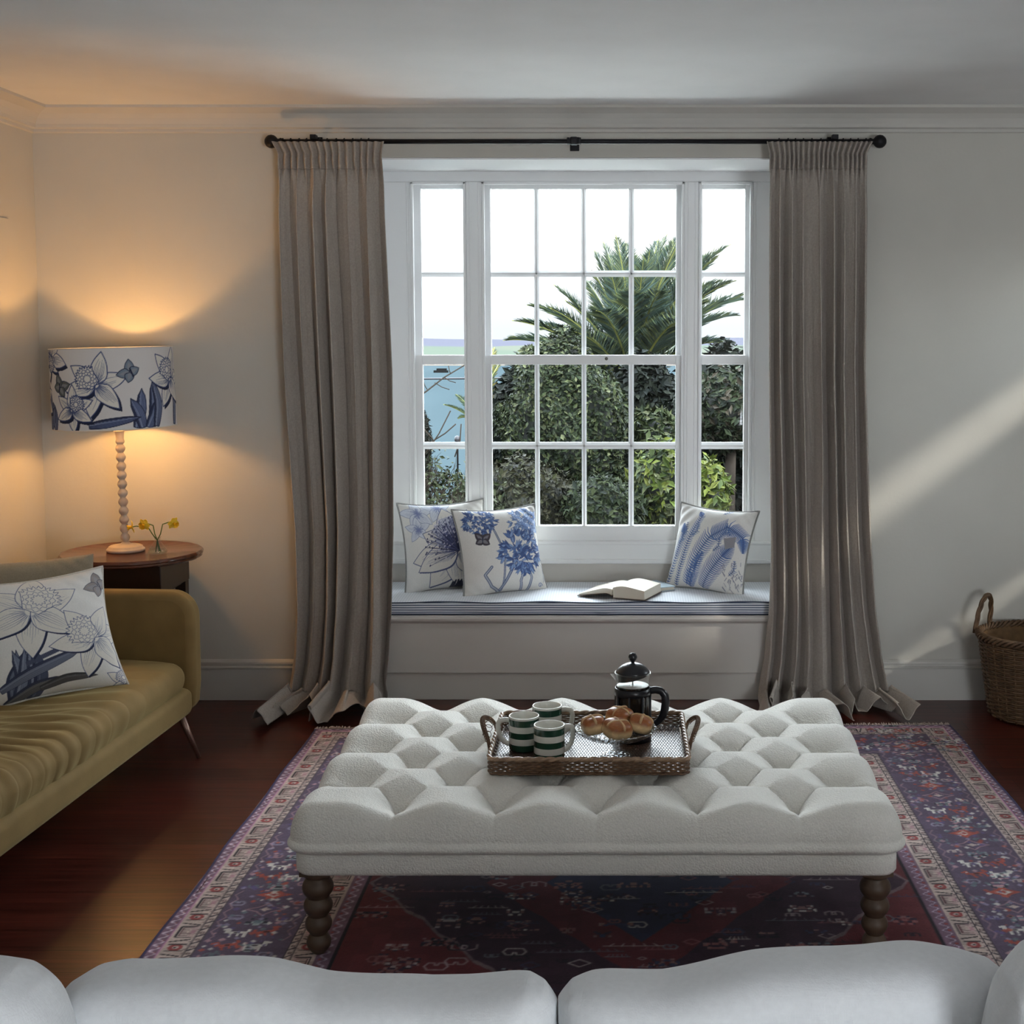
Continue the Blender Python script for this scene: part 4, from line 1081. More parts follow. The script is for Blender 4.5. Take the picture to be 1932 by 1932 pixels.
def cushion(name, label, P0, P1, lean, W, Hh, T, canvas=None, plain=None, pipe=None, seed=0, n=230, pinch=.10, group=None, shift=(0, 0)):
    M = basis(P0, P1, lean)
    root = thing(name, label, 'cushion', M.translation, group=group)
    root.rotation_euler = M.to_euler(); L0 = Vector((shift[0], T * .28, Hh / 2 * .985 + shift[1]))
    nf = n if canvas is not None else 70
    fr = pillow_surf(W, Hh, T, nf, 1, seed, pinch); bk = pillow_surf(W, Hh, T, 60, -1, seed + 3, pinch)
    def mk(nm, s, mt, colr=None, par=root):
        P = np.stack([s[0] + L0.x, s[1] + L0.y, s[2] + L0.z], -1)
        mb = MB().grid(P)
        # local coordinates: link without shifting
        me = bpy.data.meshes.new(nm); me.from_pydata(mb.v, [], mb.f); me.materials.append(mt)
        me.polygons.foreach_set('use_smooth', [True] * len(me.polygons))
        if colr is not None:
            ca = me.color_attributes.new('Col', 'FLOAT_COLOR', 'POINT'); cc = np.ones((len(mb.v), 4)); cc[:, :3] = colr.reshape(-1, 3); ca.data.foreach_set('color', cc.ravel())
        o = bpy.data.objects.new(nm, me); COL.objects.link(o); o.parent = par; return o
    if canvas is not None:
        c = canvas.sample((fr[3] + 1) / 2 * canvas.W, (fr[4] + 1) / 2 * canvas.H)
        fc_ = mk('front_cover', fr, M_print, c); mk('back_cover', bk, M_pipe_lt)
    else:
        fc_ = mk('front_cover', fr, plain); mk('back_cover', bk, plain)
    if pipe is not None:
        e = []; m_ = 60; g = np.linspace(-1, 1, m_, endpoint=False)
        for q in g: e.append((q, -1))
        for q in g: e.append((1, q))
        for q in g: e.append((-q, 1))
        for q in g: e.append((-1, -q))
        pts = []
        for s_, u_ in e:
            X = s_ * W / 2 * (1 - pinch * (1 - u_ ** 2) * abs(s_) ** 3); Z = u_ * Hh / 2 * (1 - pinch * (1 - s_ ** 2) * abs(u_) ** 3)
            pts.append((X * 1.005 + L0.x, L0.y, Z * 1.005 + L0.z))
        mb = MB().tube(pts, .0048, 8, closed=True)
        me = bpy.data.meshes.new('piping'); me.from_pydata(mb.v, [], mb.f); me.materials.append(pipe); me.polygons.foreach_set('use_smooth', [True] * len(me.polygons))
        o = bpy.data.objects.new('piping', me); COL.objects.link(o); o.parent = fc_
    return root

# prints --------------------------------------------------
rnd = random.Random(11)
BG = (228, 226, 222)
def print_daffodil(W=1.0, H=1.0, seed=1):
    c = Cv(W, H, 460, BG); r = random.Random(seed)
    for k in range(9):
        x0 = W * r.uniform(-.05, .4); blade(c, [(x0, -.05), (x0 + r.uniform(-.06, .05), .18), (x0 + r.uniform(-.1, .15), .42)], r.uniform(.05, .09), r.choice([(92, 100, 122), (120, 128, 148), (72, 80, 104)]))
    blade(c, [(.15, .1), (.33, .2), (.55, .28), (.72, .34)], .085, (108, 114, 132))
    for k in range(26): t = k / 25; c.stroke([(.34 + .26 * t, .27 + .09 * t), (.335 + .26 * t, .295 + .09 * t)], .011, (70, 76, 100))
    blade(c, [(.2, -.02), (.38, .09), (.6, .13)], .09, (98, 96, 96))
    blade(c, [(.4, .06), (.58, .12), (.8, .1)], .07, (86, 84, 84), (50, 50, 54))
    daffodil_print(c, .42, .68, .36, .35, .9, r); daffodil_print(c, .80, .40, .31, .15, 2.4, r)
    butterfly(c, .93, .83, .13, .9, (150, 142, 140)); daffodil_print(c, 1.0, .02, .16, .5, 2, r)
    return c
def print_magnolia(seed=4):
    c = Cv(1, 1, 420, BG); r = random.Random(seed)
    bl = (104, 118, 158)
    for x, y, q in ((.18, .86, .2), (.42, .93, .2), (.16, .68, .15)):
        for k in range(5): petal(c, x, y, k * 1.257 + .4, q, q * .3, bl, (214, 218, 228), None, rnd=r)
        for k in range(60): a = r.uniform(0, 6.28); l = r.uniform(.1, .4) * q; c.stroke([(x, y), (x + math.cos(a) * l, y + math.sin(a) * l)], .005, (120, 130, 176), .7)
    for a, l, w_ in ((2.6, .42, .15), (1.9, .5, .17), (1.25, .48, .17), (.6, .4, .14), (-.05, .44, .14), (3.4, .52, .16), (-2.2, .52, .17), (-1.5, .5, .17), (-.8, .46, .15), (-2.8, .5, .14)):
        petal(c, .58, .44, a, l, w_, INK, (222, 218, 212), (90, 98, 130) if a < 0 else (170, 174, 190), 15, .0065, rnd=r)
    c.poly([(.60 + .27 * math.cos(a) * (1 + .1 * math.sin(a * 9)), .62 + .2 * math.sin(a)) for a in np.linspace(0, 6.28, 50)], (150, 156, 184), .6)
    for k in range(460):
        a = r.gauss(1.6, .75); l = r.uniform(.08, .40); c.stroke([(.60, .42), (.60 + math.cos(a) * l, .42 + math.sin(a) * l)], .005, r.choice([(60, 66, 104), (90, 96, 140), (44, 46, 74)]), .8)
        c.stroke([(.60 + math.cos(a) * l, .42 + math.sin(a) * l), (.605 + math.cos(a) * l, .43 + math.sin(a) * l)], .012, r.choice([(210, 208, 222), (50, 54, 90)]), .9)
    for k in range(60): x = r.uniform(.5, 1); c.stroke([(x, 0), (x + .02, .1 * r.random())], .02, (40, 44, 66), .9)
    return c
def print_agapanthus(seed=6):
    c = Cv(1, 1, 420, (230, 227, 222)); r = random.Random(seed)
    c.stroke([(.38, .72), (.47, .45), (.42, 0)], .022, INK); c.stroke([(.38, .72), (.47, .45), (.42, 0)], .012, (170, 176, 188))
    c.stroke([(.62, .4), (.5, .2), (.40, .02)], .034, INK); c.stroke([(.62, .4), (.5, .2), (.40, .02)], .022, (150, 160, 180))
    for pts in ([(.3, .3), (.22, .22), (.3, .08), (.4, .0)], [(.7, .3), (.64, .12), (.66, 0)], [(.72, .3), (.78, .15), (.74, 0)]):
        c.stroke(pts, .03, INK); c.stroke(pts, .018, (176, 182, 194))
    agapanthus(c, .25, .83, .2, r); agapanthus(c, .8, .78, .24, r, ((150, 176, 216), (180, 200, 228), (116, 144, 192))); agapanthus(c, .68, .45, .30, r)
    butterfly(c, .24, .6, .12, -.15, (74, 66, 72))
    c.stroke([(.85, .4), (.97, .25), (.96, .1)], .005, INK); c.stroke([(.9 + .03 * math.cos(a) * (1 - a / 9), .06 + .03 * math.sin(a) * (1 - a / 9)) for a in np.linspace(0, 8, 30)], .007, (90, 110, 160))
    return c
def print_fern(seed=7):
    c = Cv(1, 1, 420, (228, 226, 222)); r = random.Random(seed)
    for k in range(8): x, y = r.uniform(.1, 1), r.uniform(.1, 1); fern(c, [(x, y), (x + .06, y + .07), (x + .05, y + .17)], .035, r, r.choice([(170, 184, 206), (176, 180, 180)]))
    fern(c, [(.02, 0), (.12, .35), (.2, .62), (.16, .74)], .07, r, (110, 140, 190))
    fern(c, [(.16, 0), (.24, .3), (.3, .6), (.38, .86), (.33, .92)], .055, r, (120, 146, 196))
    fern(c, [(.30, .02), (.42, .35), (.55, .62), (.74, .76), (.94, .66), (.97, .5)], .12, r, (88, 122, 178))
    fern(c, [(.5, 0), (.62, .22), (.74, .42), (.84, .56)], .13, r, (80, 110, 168))
    fern(c, [(.34, .0), (.40, .18), (.5, .42)], .09, r, (84, 118, 180))
    c.poly([(.72, .62), (.86, .66), (.86, .54), (.76, .5)], (142, 142, 148))
    for k in range(40): x, y = r.uniform(.78, 1), r.uniform(0, .35); c.stroke([(x, y), (x + r.uniform(-.04, .04), y + .04)], .008, r.choice([(120, 122, 140), (160, 160, 170)]), .8)
    return c

zc_ = ZS + .006
def flr(px, py, Z): v = at(px, py, Z=Z); return (v.x, v.y, Z)
A0, A1 = Vector((-.955, 6.10, zc_)), Vector((-.60, 6.26, zc_))
cushion('scatter_cushion', 'white cushion printed with a large blue-grey magnolia, leaning behind the agapanthus cushion', A0, A1, R(17), .42, .43, .17, print_magnolia(), pipe=M_pipe_gr, seed=2, group='printed cushions on the window seat')
B0, B1 = Vector((-.675, 6.015, zc_)), Vector((-.33, 6.20, zc_))
cushion('scatter_cushion', 'white cushion printed with blue agapanthus heads and a brown butterfly', B0, B1, R(20), .42, .42, .17, print_agapanthus(), pipe=M_pipe_gr, seed=5, group='printed cushions on the window seat')
C0, C1 = Vector((.195, 6.26, zc_ + .010)), Vector((.53, 6.05, zc_ - .004))
cushion('scatter_cushion', 'white cushion printed with blue fern fronds, at the right end of the window seat', C0, C1, R(19), .41, .41, .17, print_fern(), pipe=M_pipe_gr, seed=9, group='printed cushions on the window seat')

# ------------------------------------------------------------------ books on the window seat
M_page = mat('book_pages', L(226, 218, 202), .8, bump=.3, bscale=30, stretch=(1, 1, 40))
M_cov = mat('brown_board', L(92, 72, 58), .6)
zb0 = ZS + .004
bkr = thing('open_book', 'thick open hardback book lying face up on the striped seat cushion', 'book', (0, 6.06, zb0))
Mx = Matrix.Translation((.005, 6.09, zb0 + .002)) @ Matrix.Rotation(R(-22), 4, 'Z')
def loc_pts(lst): return [tuple(Mx @ Vector(q)) for q in lst]
def block(profile_top, profile_bot, d0, d1):
    mb = MB(); m_ = len(profile_top); vs = []
    for y in (d0, d1):
        vs += [(a, y, b) for a, b in profile_top] + [(a, y, b) for a, b in profile_bot]
    n2 = 2 * m_; fs = []
    for i in range(m_ - 1):
        fs.append((i, i+1, n2+i+1, n2+i)); fs.append((m_+i, n2+m_+i, n2+m_+i+1, m_+i+1))
        fs.append((i, m_+i, m_+i+1, i+1)); fs.append((n2+i, n2+i+1, n2+m_+i+1, n2+m_+i))
    fs.append((0, n2, n2+m_, m_)); fs.append((m_-1, 2*m_-1, n2+2*m_-1, n2+m_-1))
    return mb.add(loc_pts(vs), fs)
xs = np.linspace(0, 1, 14)
rt = [(.002 + .150 * q, .040 + .014 * math.sin(min(1, q * 2.4) * PI / 2) - .020 * q ** 1.5 + .008) for q in xs]; rb_ = [(.004 + .150 * q, .004) for q in xs]
build('right_pages', block(rt, rb_, -.105, .105), M_page, bkr, auto=50)
lt = [(-.002 - .160 * q, .040 + .013 * math.sin(min(1, q * 3.0) * PI / 2) - .044 * q ** 1.1) for q in xs]; lb = [(-.004 - .163 * q, max(.0, .024 * (1 - q) ** 1.0 * math.sin(min(1, q * 3 + .3) * PI / 2)) + .002) for q in xs]
build('left_pages', block(lt, lb, -.105, .105), M_page, bkr, auto=50)
cv = [(a, b - .0045) for a, b in lb]; build('left_cover', block([(a * 1.03, b + .0035) for a, b in cv], [(a * 1.03, b + .001) for a, b in cv], -.109, .109), M_cov, bkr, auto=50)
build('right_cover', block([(a * 1.02, .004) for a, b in rb_], [(a * 1.02, .001) for a, b in rb_], -.109, .109), M_cov, bkr, auto=50)
bb_ = thing('closed_book', 'thin pale blue closed book lying partly under the open book', 'book', (.14, 6.2, zb0))
Mx = Matrix.Translation((.135, 6.215, zb0)) @ Matrix.Rotation(R(28), 4, 'Z')
mb = MB().box(-.075, .09, -.085, .085, .001, .004).box(-.075, .09, -.085, .085, .018, .021).box(-.075, -.072, -.085, .085, .001, .021); mb.v = loc_pts(mb.v)
build('cover', mb, mat('pale_blue_cloth_cover', L(176, 194, 204), .7), bb_, smooth=False)
mb = MB().box(-.072, .086, -.081, .081, .004, .018); mb.v = loc_pts(mb.v); build('pages', mb, M_page, bb_, smooth=False)

# ------------------------------------------------------------------ mustard velvet sofa
def velvet():
    m = mat('mustard_velvet', L(132, 108, 68), .8, sheen=.45, sheen_rough=.35, bump=.08, bscale=250, var=.10, vscale=9, spec=.2)
    m.node_tree.nodes['Principled BSDF'].inputs['Sheen Tint'].default_value = (*L(214, 202, 150), 1)
    return m
M_vel = velvet()
sofa = thing('sofa', 'mustard velvet sofa with slim splayed metal legs along the left wall', 'sofa', (-2.05, 4.1, 0))
SA = R(3.2)
SM = Matrix.Translation((-1.628, 5.19, 0)) @ Matrix.Rotation(-SA, 4, 'Z')   # local: x<0 to the back, y<0 towards the camera
def T_(mb): mb.v = [tuple(SM @ Vector(q)) for q in mb.v]; return mb
def rbox(x0, x1, y0, y1, z0, z1, r, n=6, m_=None):
    """soft box by stacked rounded outlines"""
    P = []
    for k in range(n + 1):
        a = PI / 2 * k / n; P.append((r * (1 - math.sin(a)), z0 + r * (1 - math.cos(a))))
    for q in np.linspace(.1, .9, 5): P.append((0, z0 + r + (z1 - z0 - 2 * r) * q))
    for k in range(n + 1):
        a = PI / 2 * k / n; P.append((r * (1 - math.cos(a)), z1 - r * (1 - math.sin(a))))
    mb = MB(); rings = [[(p[0], p[1], z) for p in rrect(x0 + i_, x1 - i_, y0 + i_, y1 - i_, r)] for i_, z in P]
    mb.grid(rings, wrap_v=True); nn = len(rings[0])
    mb.f.append(tuple(range(nn))[::-1]); mb.m.append(0); mb.f.append(tuple((len(rings)-1)*nn + k for k in range(nn))); mb.m.append(0)
    return mb
SLEN = 2.0
build('base', T_(rbox(-.76, -.005, -SLEN, -.09, .185, .292, .03)), M_vel, sofa)
# end arms: upright panels with a rounded front top corner
def arm(ya, yb_):
    r = .10; o = [(-.79, .186), (-.79, .655)]
    o += [(-.08 - .02 + r * math.cos(a) + 0, .655 - r + r * math.sin(a)) for a in np.linspace(PI / 2, 0, 10)]
    o += [(0.0, .30), (-.008, .22), (-.03, .186)]
    mb = MB().prism([(p[0], p[1]) for p in o], 'y', ya, yb_)
    return mb
build('arm', T_(arm(-.10, 0)), M_vel, sofa, bevel=.03, bseg=5, auto=60)
build('arm', T_(arm(-SLEN - .09, -SLEN + .01)), M_vel, sofa, bevel=.03, bseg=5, auto=60)
build('backrest', T_(rbox(-.80, -.68, -SLEN - .08, -.02, .186, .66, .04)), M_vel, sofa)
# seat cushion with ruched velvet
g1 = np.linspace(0, 1, 300); g2 = np.linspace(0, 1, 130)
YY_, XX_ = np.meshgrid(g1, g2, indexing='ij')
nx0, nx1, ny0, ny1 = -.68, -.012, -SLEN + .015, -.115
r = .055
def softgrid(x0, x1, y0, y1, zt, zb, r, n1, n2, fn):
    a1 = axis(1, .12, n1, 16); a2 = axis(1, .14, n2, 16); P = np.zeros((len(a1), len(a2), 3))
    U_, V_ = np.meshgrid(a1, a2, indexing='ij')
    cu, cv_ = np.clip(U_, -.88, .88), np.clip(V_, -.86, .86); du, dv = (U_ - cu) / .12, (V_ - cv_) / .14
    t = np.maximum(abs(du), abs(dv)); hh = np.hypot(du, dv) + 1e-9; dirx = np.where(t > 0, dv / hh, 0); diry = np.where(t > 0, du / hh, 0)
    hx, hy_ = (x1 - x0) / 2, (y1 - y0) / 2
    arc = np.clip(t / .5, 0, 1) * PI / 2; t2 = np.clip((t - .5) / .5, 0, 1)
    fo = np.sin(arc) * r - .25 * r * t2 ** 2; dz = (1 - np.cos(arc)) * r + t2 * (zt - zb - r)
    X = (x0 + x1) / 2 + cv_ / .86 * (hx - r) + dirx * fo; Y = (y0 + y1) / 2 + cu / .88 * (hy_ - r) + diry * fo
    hgt = fn(X, Y, U_, V_); Z = zt - dz + hgt * (1 - t2)
    X = X + dirx * hgt * (1 - np.cos(arc)) * .6
    return np.stack([X, Y, Z], -1)
rs = np.random.RandomState(4)
def ruch(X, Y, U_, V_):
    # fine gathers fanning from the middle of the front edge towards the back
    cx0, cy0 = -1.15, -1.25
    ang = np.arctan2(Y - cy0, X - cx0); rad = np.hypot(X - cx0, Y - cy0)
    w1 = noise1(ang * 3.0 + .25 * np.sin(rad * 6), 3, 3) * .0045
    w1 = w1 + .0062 * np.abs(np.sin(ang * 38 + 2.2 * np.sin(rad * 4) + 1.5 * np.sin(ang * 7))) ** .6
    w1 = w1 +   .0032 * np.sin(ang * 83 + 3 * np.sin(rad * 7))
    m_ = np.clip((-Y - .42) / .35, 0, 1); m_ = m_ * m_ * (3 - 2 * m_)
    dome = .022 * (1 - U_ ** 2) ** .5 * (1 - V_ ** 4) + .006 * np.sin(X * 9 + 1) * np.sin(Y * 5)
    return w1 * (.12 + .88 * m_) + dome
build('seat_cushion', T_(MB().grid(softgrid(nx0, nx1, ny0, ny1, .395, .290, r, 420, 190, ruch))), M_vel, sofa)
M_leg = mat('rose_metal_leg', L(150, 122, 110), .3, metal=.7)
for (x, y, dx, dy) in ((-.06, -.10, .055, .045), (-.72, -.10, -.04, .04), (-.06, -SLEN + .1, .05, -.04), (-.72, -SLEN + .1, -.04, -.04)):
    build('leg', T_(MB().tube([(x, y, .19), (x + dx, y + dy, .0)], [.0145, .0085], 16)), M_leg, sofa)

# cushions on the mustard sofa
p0 = at(-20, 1335, Z=.43); p1 = at(232, 1283, Z=.43)
D0, D1 = Vector((-2.03, 4.335, .425)), Vector((-1.715, 4.66, .425))
cushion('daffodil_cushion', 'white cushion printed with large blue daffodils on the mustard sofa', D0, D1, R(24), .54, .44, .17, print_daffodil(), pipe=M_pipe_lt, seed=12, n=330, shift=(-.035, 0))
M_lin = fabric_mat('stone_linen', L(158, 148, 128), scale=700, var=.08)
cushion('linen_cushion', 'plain stone linen cushion slumped against the far arm of the mustard sofa', (-2.31, 4.78, .42), (-2.00, 4.97, .42), R(16), .50, .41, .14, None, plain=M_lin, seed=21, pinch=.05)

# ------------------------------------------------------------------ side table
TX, TY, TZt = -2.06, 5.645, .722
M_mah = mat('dark_mahogany', L(92, 52, 34), .22, bump=.06, bscale=12, var=.25, vscale=6, stretch=(1, 8, 1), coat=.3)
M_mahd = mat('ebonised_wood', L(30, 20, 17), .35)
tb = thing('side_table', 'round dark wooden side table with carved pie-crust edge under the lamp', 'side table', (TX, TY, 0))
P = []
for r_, z_ in ((0, .0), (.268, .0), (.272, .003), (.281, .004), (.287, -.002), (.288, -.008), (.281, -.014), (.284, -.02), (.276, -.027), (.262, -.03), (0, -.03)):
    row = []
    for k in range(144):
        a = 2 * PI * k / 144; s_ = 1 + (.010 * abs(math.sin(a * 12)) ** .7 if r_ > .27 else 0)
        row.append((TX + r_ * s_ * math.cos(a), TY + r_ * s_ * math.sin(a), TZt + z_))
    P.append(row)
build('table_top', MB().grid(P, wrap_v=True), M_mah, tb, auto=50)
h_ = .182
ap = MB().box(TX - h_, TX + h_, TY - h_, TY + h_, TZt - .15, TZt - .031).box(TX - h_ + .02, TX + h_ - .02, TY - h_ + .02, TY + h_ - .02, TZt - .165, TZt - .15)
build('apron', ap, M_mahd, tb, smooth=False, bevel=.003)
for sx_ in (-1, 1):
    for sy_ in (-1, 1):
        cx, cy = TX + sx_ * (h_ - .025), TY + sy_ * (h_ - .025)
        m_ = MB().box(cx - .022, cx + .022, cy - .022, cy + .022, TZt - .28, TZt - .151).lathe([(.012, 0), (.02, .01), (.022, .03), (.014, .05), (.02, .08), (.024, .12), (.016, .2), (.013, .3), (.02, .36), (.014, .38), (.022, TZt - .281)], (cx, cy, .001), 16)
        build('leg', m_, M_mahd, tb, auto=40)
build('shelf', MB().box(TX - h_ + .05, TX + h_ - .05, TY - h_ + .05, TY + h_ - .05, TZt - .30, TZt - .285), M_mahd, tb, smooth=False)

# ------------------------------------------------------------------ table lamp
LX, LY, LZ = at(237, 1025, Y=5.66).x, 5.66, TZt + .001
lamp = thing('table_lamp', 'lit table lamp with bobbin-turned pale wood stem and blue floral drum shade', 'table lamp', (LX, LY, LZ))
M_lime = mat('limed_wood', L(196, 178, 160), .5, bump=.12, bscale=60, var=.08, vscale=25)
build('base', MB().lathe([(0, 0), (.074, 0), (.078, .004), (.078, .010), (.074, .014), (.070, .015), (.069, .021), (.062, .025), (.034, .029), (.020, .034), (.013, .04), (0, .04)], (LX, LY, LZ), 48, cap=False), M_lime, lamp)
sp = [(.012, .036)]; z = .040
nb_ = 11; bh = (.455 - .04) / nb_
for k in range(nb_):
    for q in np.linspace(.08, .95, 8): sp.append((.0095 + .0105 * math.sin(PI * q) ** .9, z + bh * q))
    z += bh
sp += [(.017, z + .004), (.0185, z + .01), (.0175, z + .014), (.0155, z + .02), (.0165, z + .035), (.019, z + .050), (.0225, z + .053), (.0225, z + .058), (.0, z + .058)]
Mt = Matrix.Rotation(R(-1.4), 3, 'Y')
build('stem', MB().lathe(sp, (LX, LY, LZ), 28, Mt, cap=False), M_lime, lamp)
sr = .2465; sz0, sz1 = at(222, 805, Y=LY).z, at(217, 656, Y=LY).z
sxc = LX - .028
c = Cv(2 * PI * sr, sz1 - sz0, 900, (222, 218, 216)); rr = random.Random(3)
# the front of the shade faces the camera; arc length 0 lies behind
fc = PI * sr + .0
for x0, y0, x1, y1 in ((fc - .2, 0, fc - .22, .12), (fc + .17, 0, fc + .2, .17), (fc + .2, 0, fc + .15, .13), (fc + .24, 0, fc + .25, .2), (fc - .26, 0, fc - .2, .1), (fc + .22, .0, fc + .27, .12)):
    blade(c, [(x0, y0), ((x0 + x1) / 2 + .01, (y0 + y1) / 2), (x1, y1)], .045, (104, 116, 150))
for q in range(-6, 9):
    if abs(q) > 1.5: blade(c, [(fc + q * .13, 0), (fc + q * .13 + .02, .1), (fc + q * .13 - .01, .2)], .04, (112, 122, 150))
blade(c, [(fc - .02, .018), (fc + .07, .03), (fc + .2, .05)], .035, (92, 104, 140))
daffodil_print(c, fc + .02, .185, .135, .25, 2.5, rr); daffodil_print(c, fc - .085, .085, .095, .5, .9, rr)
daffodil_print(c, fc - .33, .12, .11, .5, .9, rr); daffodil_print(c, fc + .36, .2, .13, .1, 2, rr); daffodil_print(c, fc - .24, .30, .10, .3, 5.2, rr)
daffodil_print(c, fc + .62, .14, .13, .3, 1, rr); daffodil_print(c, fc - .6, .2, .13, .3, 1, rr)
petal(c, fc - .20, .29, -.15, .095, .03, INK, (222, 218, 214), DARK, rnd=rr)
butterfly(c, fc - .15, .175, .06, -.5, (96, 100, 98)); butterfly(c, fc + .155, .23, .055, .9, (120, 134, 150))
na, nz_ = 620, 150; th = np.linspace(0, 2 * PI, na); hz = np.linspace(0, 1, nz_)
TH, HZ = np.meshgrid(th, hz, indexing='ij'); ang = -PI / 2 + (TH - PI)   # TH=pi faces -Y
rad = sr + (.244 - sr) * HZ
Pt = np.stack([sxc + rad * np.cos(ang), LY + rad * np.sin(ang), sz0 + (sz1 - sz0) * HZ + .0 * HZ], -1)
M_shade = mat('printed_lampshade', attr='Col', rough=.9, bump=.1, bscale=400)
tilt = Matrix.Translation((sxc, LY, sz0)) @ Matrix.Rotation(R(-1.3), 4, 'Y') @ Matrix.Translation((-sxc, -LY, -sz0))
Pt2 = np.array([tuple(tilt @ Vector(q)) for q in Pt.reshape(-1, 3)]).reshape(Pt.shape)
shade_o = build('lamp_shade', MB().grid(Pt2), M_shade, lamp, colors=c.sample(TH * sr, HZ * c.H).reshape(-1, 3))
lin_ = MB().lathe([(sr - .003, .001), (sr - .005, .17), (.2405, sz1 - sz0 - .001)], (sxc, LY, sz0), 96, Matrix.Rotation(R(-1.3), 3, 'Y'), cap=False)
build('shade_lining', lin_, mat('white_shade_lining', (.85, .82, .75), .7), shade_o)
M_tape = mat('shade_edge_tape', L(226, 214, 198), .8)
for zz, r_ in ((0, sr - .001), (sz1 - sz0, .2435)):
    rmm = MB().tube([tuple(tilt @ Vector((sxc + r_ * math.cos(a), LY + r_ * math.sin(a), sz0 + zz))) for a in np.linspace(0, 2 * PI, 96, endpoint=False)], .0025, 6, closed=True)
    build('shade_rim', rmm, M_tape, shade_o)
bx, bz = sxc - .004, sz0 + .128
gi = MB()
for a in (0.3, 2.4, 4.5): gi.tube([(sxc, LY, sz0 + .075), (sxc + (sr - .004) * math.cos(a), LY + (sr - .004) * math.sin(a), sz0 + .03)], .0016, 5)
gi.lathe([(.017, .0), (.018, .004), (.018, .055), (.014, .06)], (sxc, LY, sz0 + .045), 20)
build('shade_carrier', gi, M_brass_dull, lamp)
build('bulb', MB().lathe([(.013, -.045), (.014, -.03), (.024, -.012), (.029, .006), (.024, .024), (.012, .033), (0, .035)], (bx, LY, bz), 24), mat('lit_bulb', (1, .8, .5), .5, emit=(1, .62, .25), estr=30), lamp)
lt_ = light('bulb_light', 'POINT', (bx, LY, bz), 33, (1.0, .50, .15), shadow_soft_size=.035)

# ------------------------------------------------------------------ daffodils in a little flask
VX, VY = at(297, 1025, Y=5.60).x, 5.60
va = thing('bud_vase', 'small clear glass flask vase of water on the side table', 'vase', (VX, VY, TZt))
vz = TZt + .001
build('glass_body', MB().lathe([(0, 0), (.034, 0), (.038, .004), (.039, .010), (.034, .022), (.022, .038), (.013, .050), (.0105, .058), (.0125, .066), (.017, .071)], (VX, VY, vz), 40, cap=False), thin_glass('flask_glass', (.93, .95, .95), .6, .07), va)
build('water', MB().lathe([(0, .003), (.034, .003), (.0365, .010), (.030, .0235), (0, .0235)], (VX, VY, vz), 32, cap=False), thin_glass('water', (.88, .92, .90), .4, .04), va)
M_yel = mat('daffodil_petal', L(246, 214, 60), .6, sheen=.2); M_org = mat('daffodil_trumpet', L(244, 190, 30), .6); M_stem = mat('daffodil_stem', L(74, 104, 46), .55)
def daffodil(label, px, py, face, Yd=5.60, s=1.0):
    h = at(px, py, Y=Yd); root = thing('daffodil', label, 'flower', (VX, VY, vz), group='daffodils in the flask vase')
    f = Vector(face).normalized(); a = f.cross(Vector((0, 0, 1))).normalized(); b = a.cross(f).normalized()
    mid = Vector((VX * .55 + h.x * .45, VY, h.z - .01)) - f * .012
    pts = [Vector((VX - (h.x - VX) * .12, VY, vz + .006)), Vector((VX, VY, vz + .055)), Vector((VX * .8 + h.x * .2, VY, vz + .082)), mid, h - f * .016, h]
    st = []
    for i in range(len(pts) - 1):
        for q in np.linspace(0, 1, 4, endpoint=False): st.append(pts[i].lerp(pts[i+1], q))
    st.append(pts[-1]); build('stem', MB().tube(st, .0022, 6), M_stem, root)
    pm = MB()
    for k in range(6):
        an = k * PI / 3 + (.1 if k % 2 else 0); d = a * math.cos(an) + b * math.sin(an); sd = f.cross(d); off = .002 * (k % 2)
        P = []
        for t in np.linspace(0, 1, 7):
            w_ = .0105 * s * math.sin(PI * min(1, .12 + t * .9)) ** .7; row = []
            for q in (-1, -.5, 0, .5, 1): row.append(tuple(h + d * (.004 + .024 * s * t) + sd * w_ * q + f * (-.004 * math.sin(t * 2.5) + .002 * abs(q) + off)))
            P.append(row)
        pm.grid(P)
    build('petals', pm, M_yel, root, solid=.0006)
    P = []
    for z_, r_ in ((0, .004), (.006, .0065), (.013, .0075), (.018, .009), (.021, .0125)):
        P.append([tuple(h + f * z_ * s + (a * math.cos(q) + b * math.sin(q)) * r_ * s * (1 + (.12 * math.sin(q * 8) if z_ > .015 else 0))) for q in np.linspace(0, 2 * PI, 32, endpoint=False)])
    build('trumpet', MB().grid(P, wrap_v=True), M_org, root, solid=.0006)
daffodil('yellow daffodil at the left of the flask, turned away to the left', 250, 994, (-.9, -.35, -.15), 5.60)
daffodil('yellow daffodil in the middle of the three, beside the lamp stem', 272, 990, (-.2, -.9, -.3), 5.59)
daffodil('yellow daffodil on the arching stem at the right of the flask', 327, 987, (.75, -.5, -.35), 5.60)

# ------------------------------------------------------------------ log basket
BX, BY = 1.775, 5.70
bs = thing('wicker_basket', 'dark brown wicker log basket with looped handles near the right wall', 'basket', (BX, BY, 0))
M_wk = mat('brown_willow', L(96, 72, 50), .55, bump=.3, bscale=120, var=.35, vscale=25); M_wk2 = mat('inner_willow', L(120, 90, 58), .7, bump=.3, bscale=100, var=.2, vscale=30)
def brad(z): return .178 + .055 * (z / .36) ** .9
ns = 28
wv = MB(); z = .012; row = 0
while z < .335:
    pts = []
    for k in range(ns * 4):
        a = 2 * PI * k / (ns * 4); rr2 = brad(z) + .0045 * math.cos(PI * (k / 4 + row)); pts.append((BX + rr2 * math.cos(a), BY + rr2 * math.sin(a), z + .001 * math.sin(a * 5 + row)))
    wv.tube(pts, .0048, 5, closed=True); z += .0088; row += 1
build('weave', wv, M_wk, bs)
sk = MB()
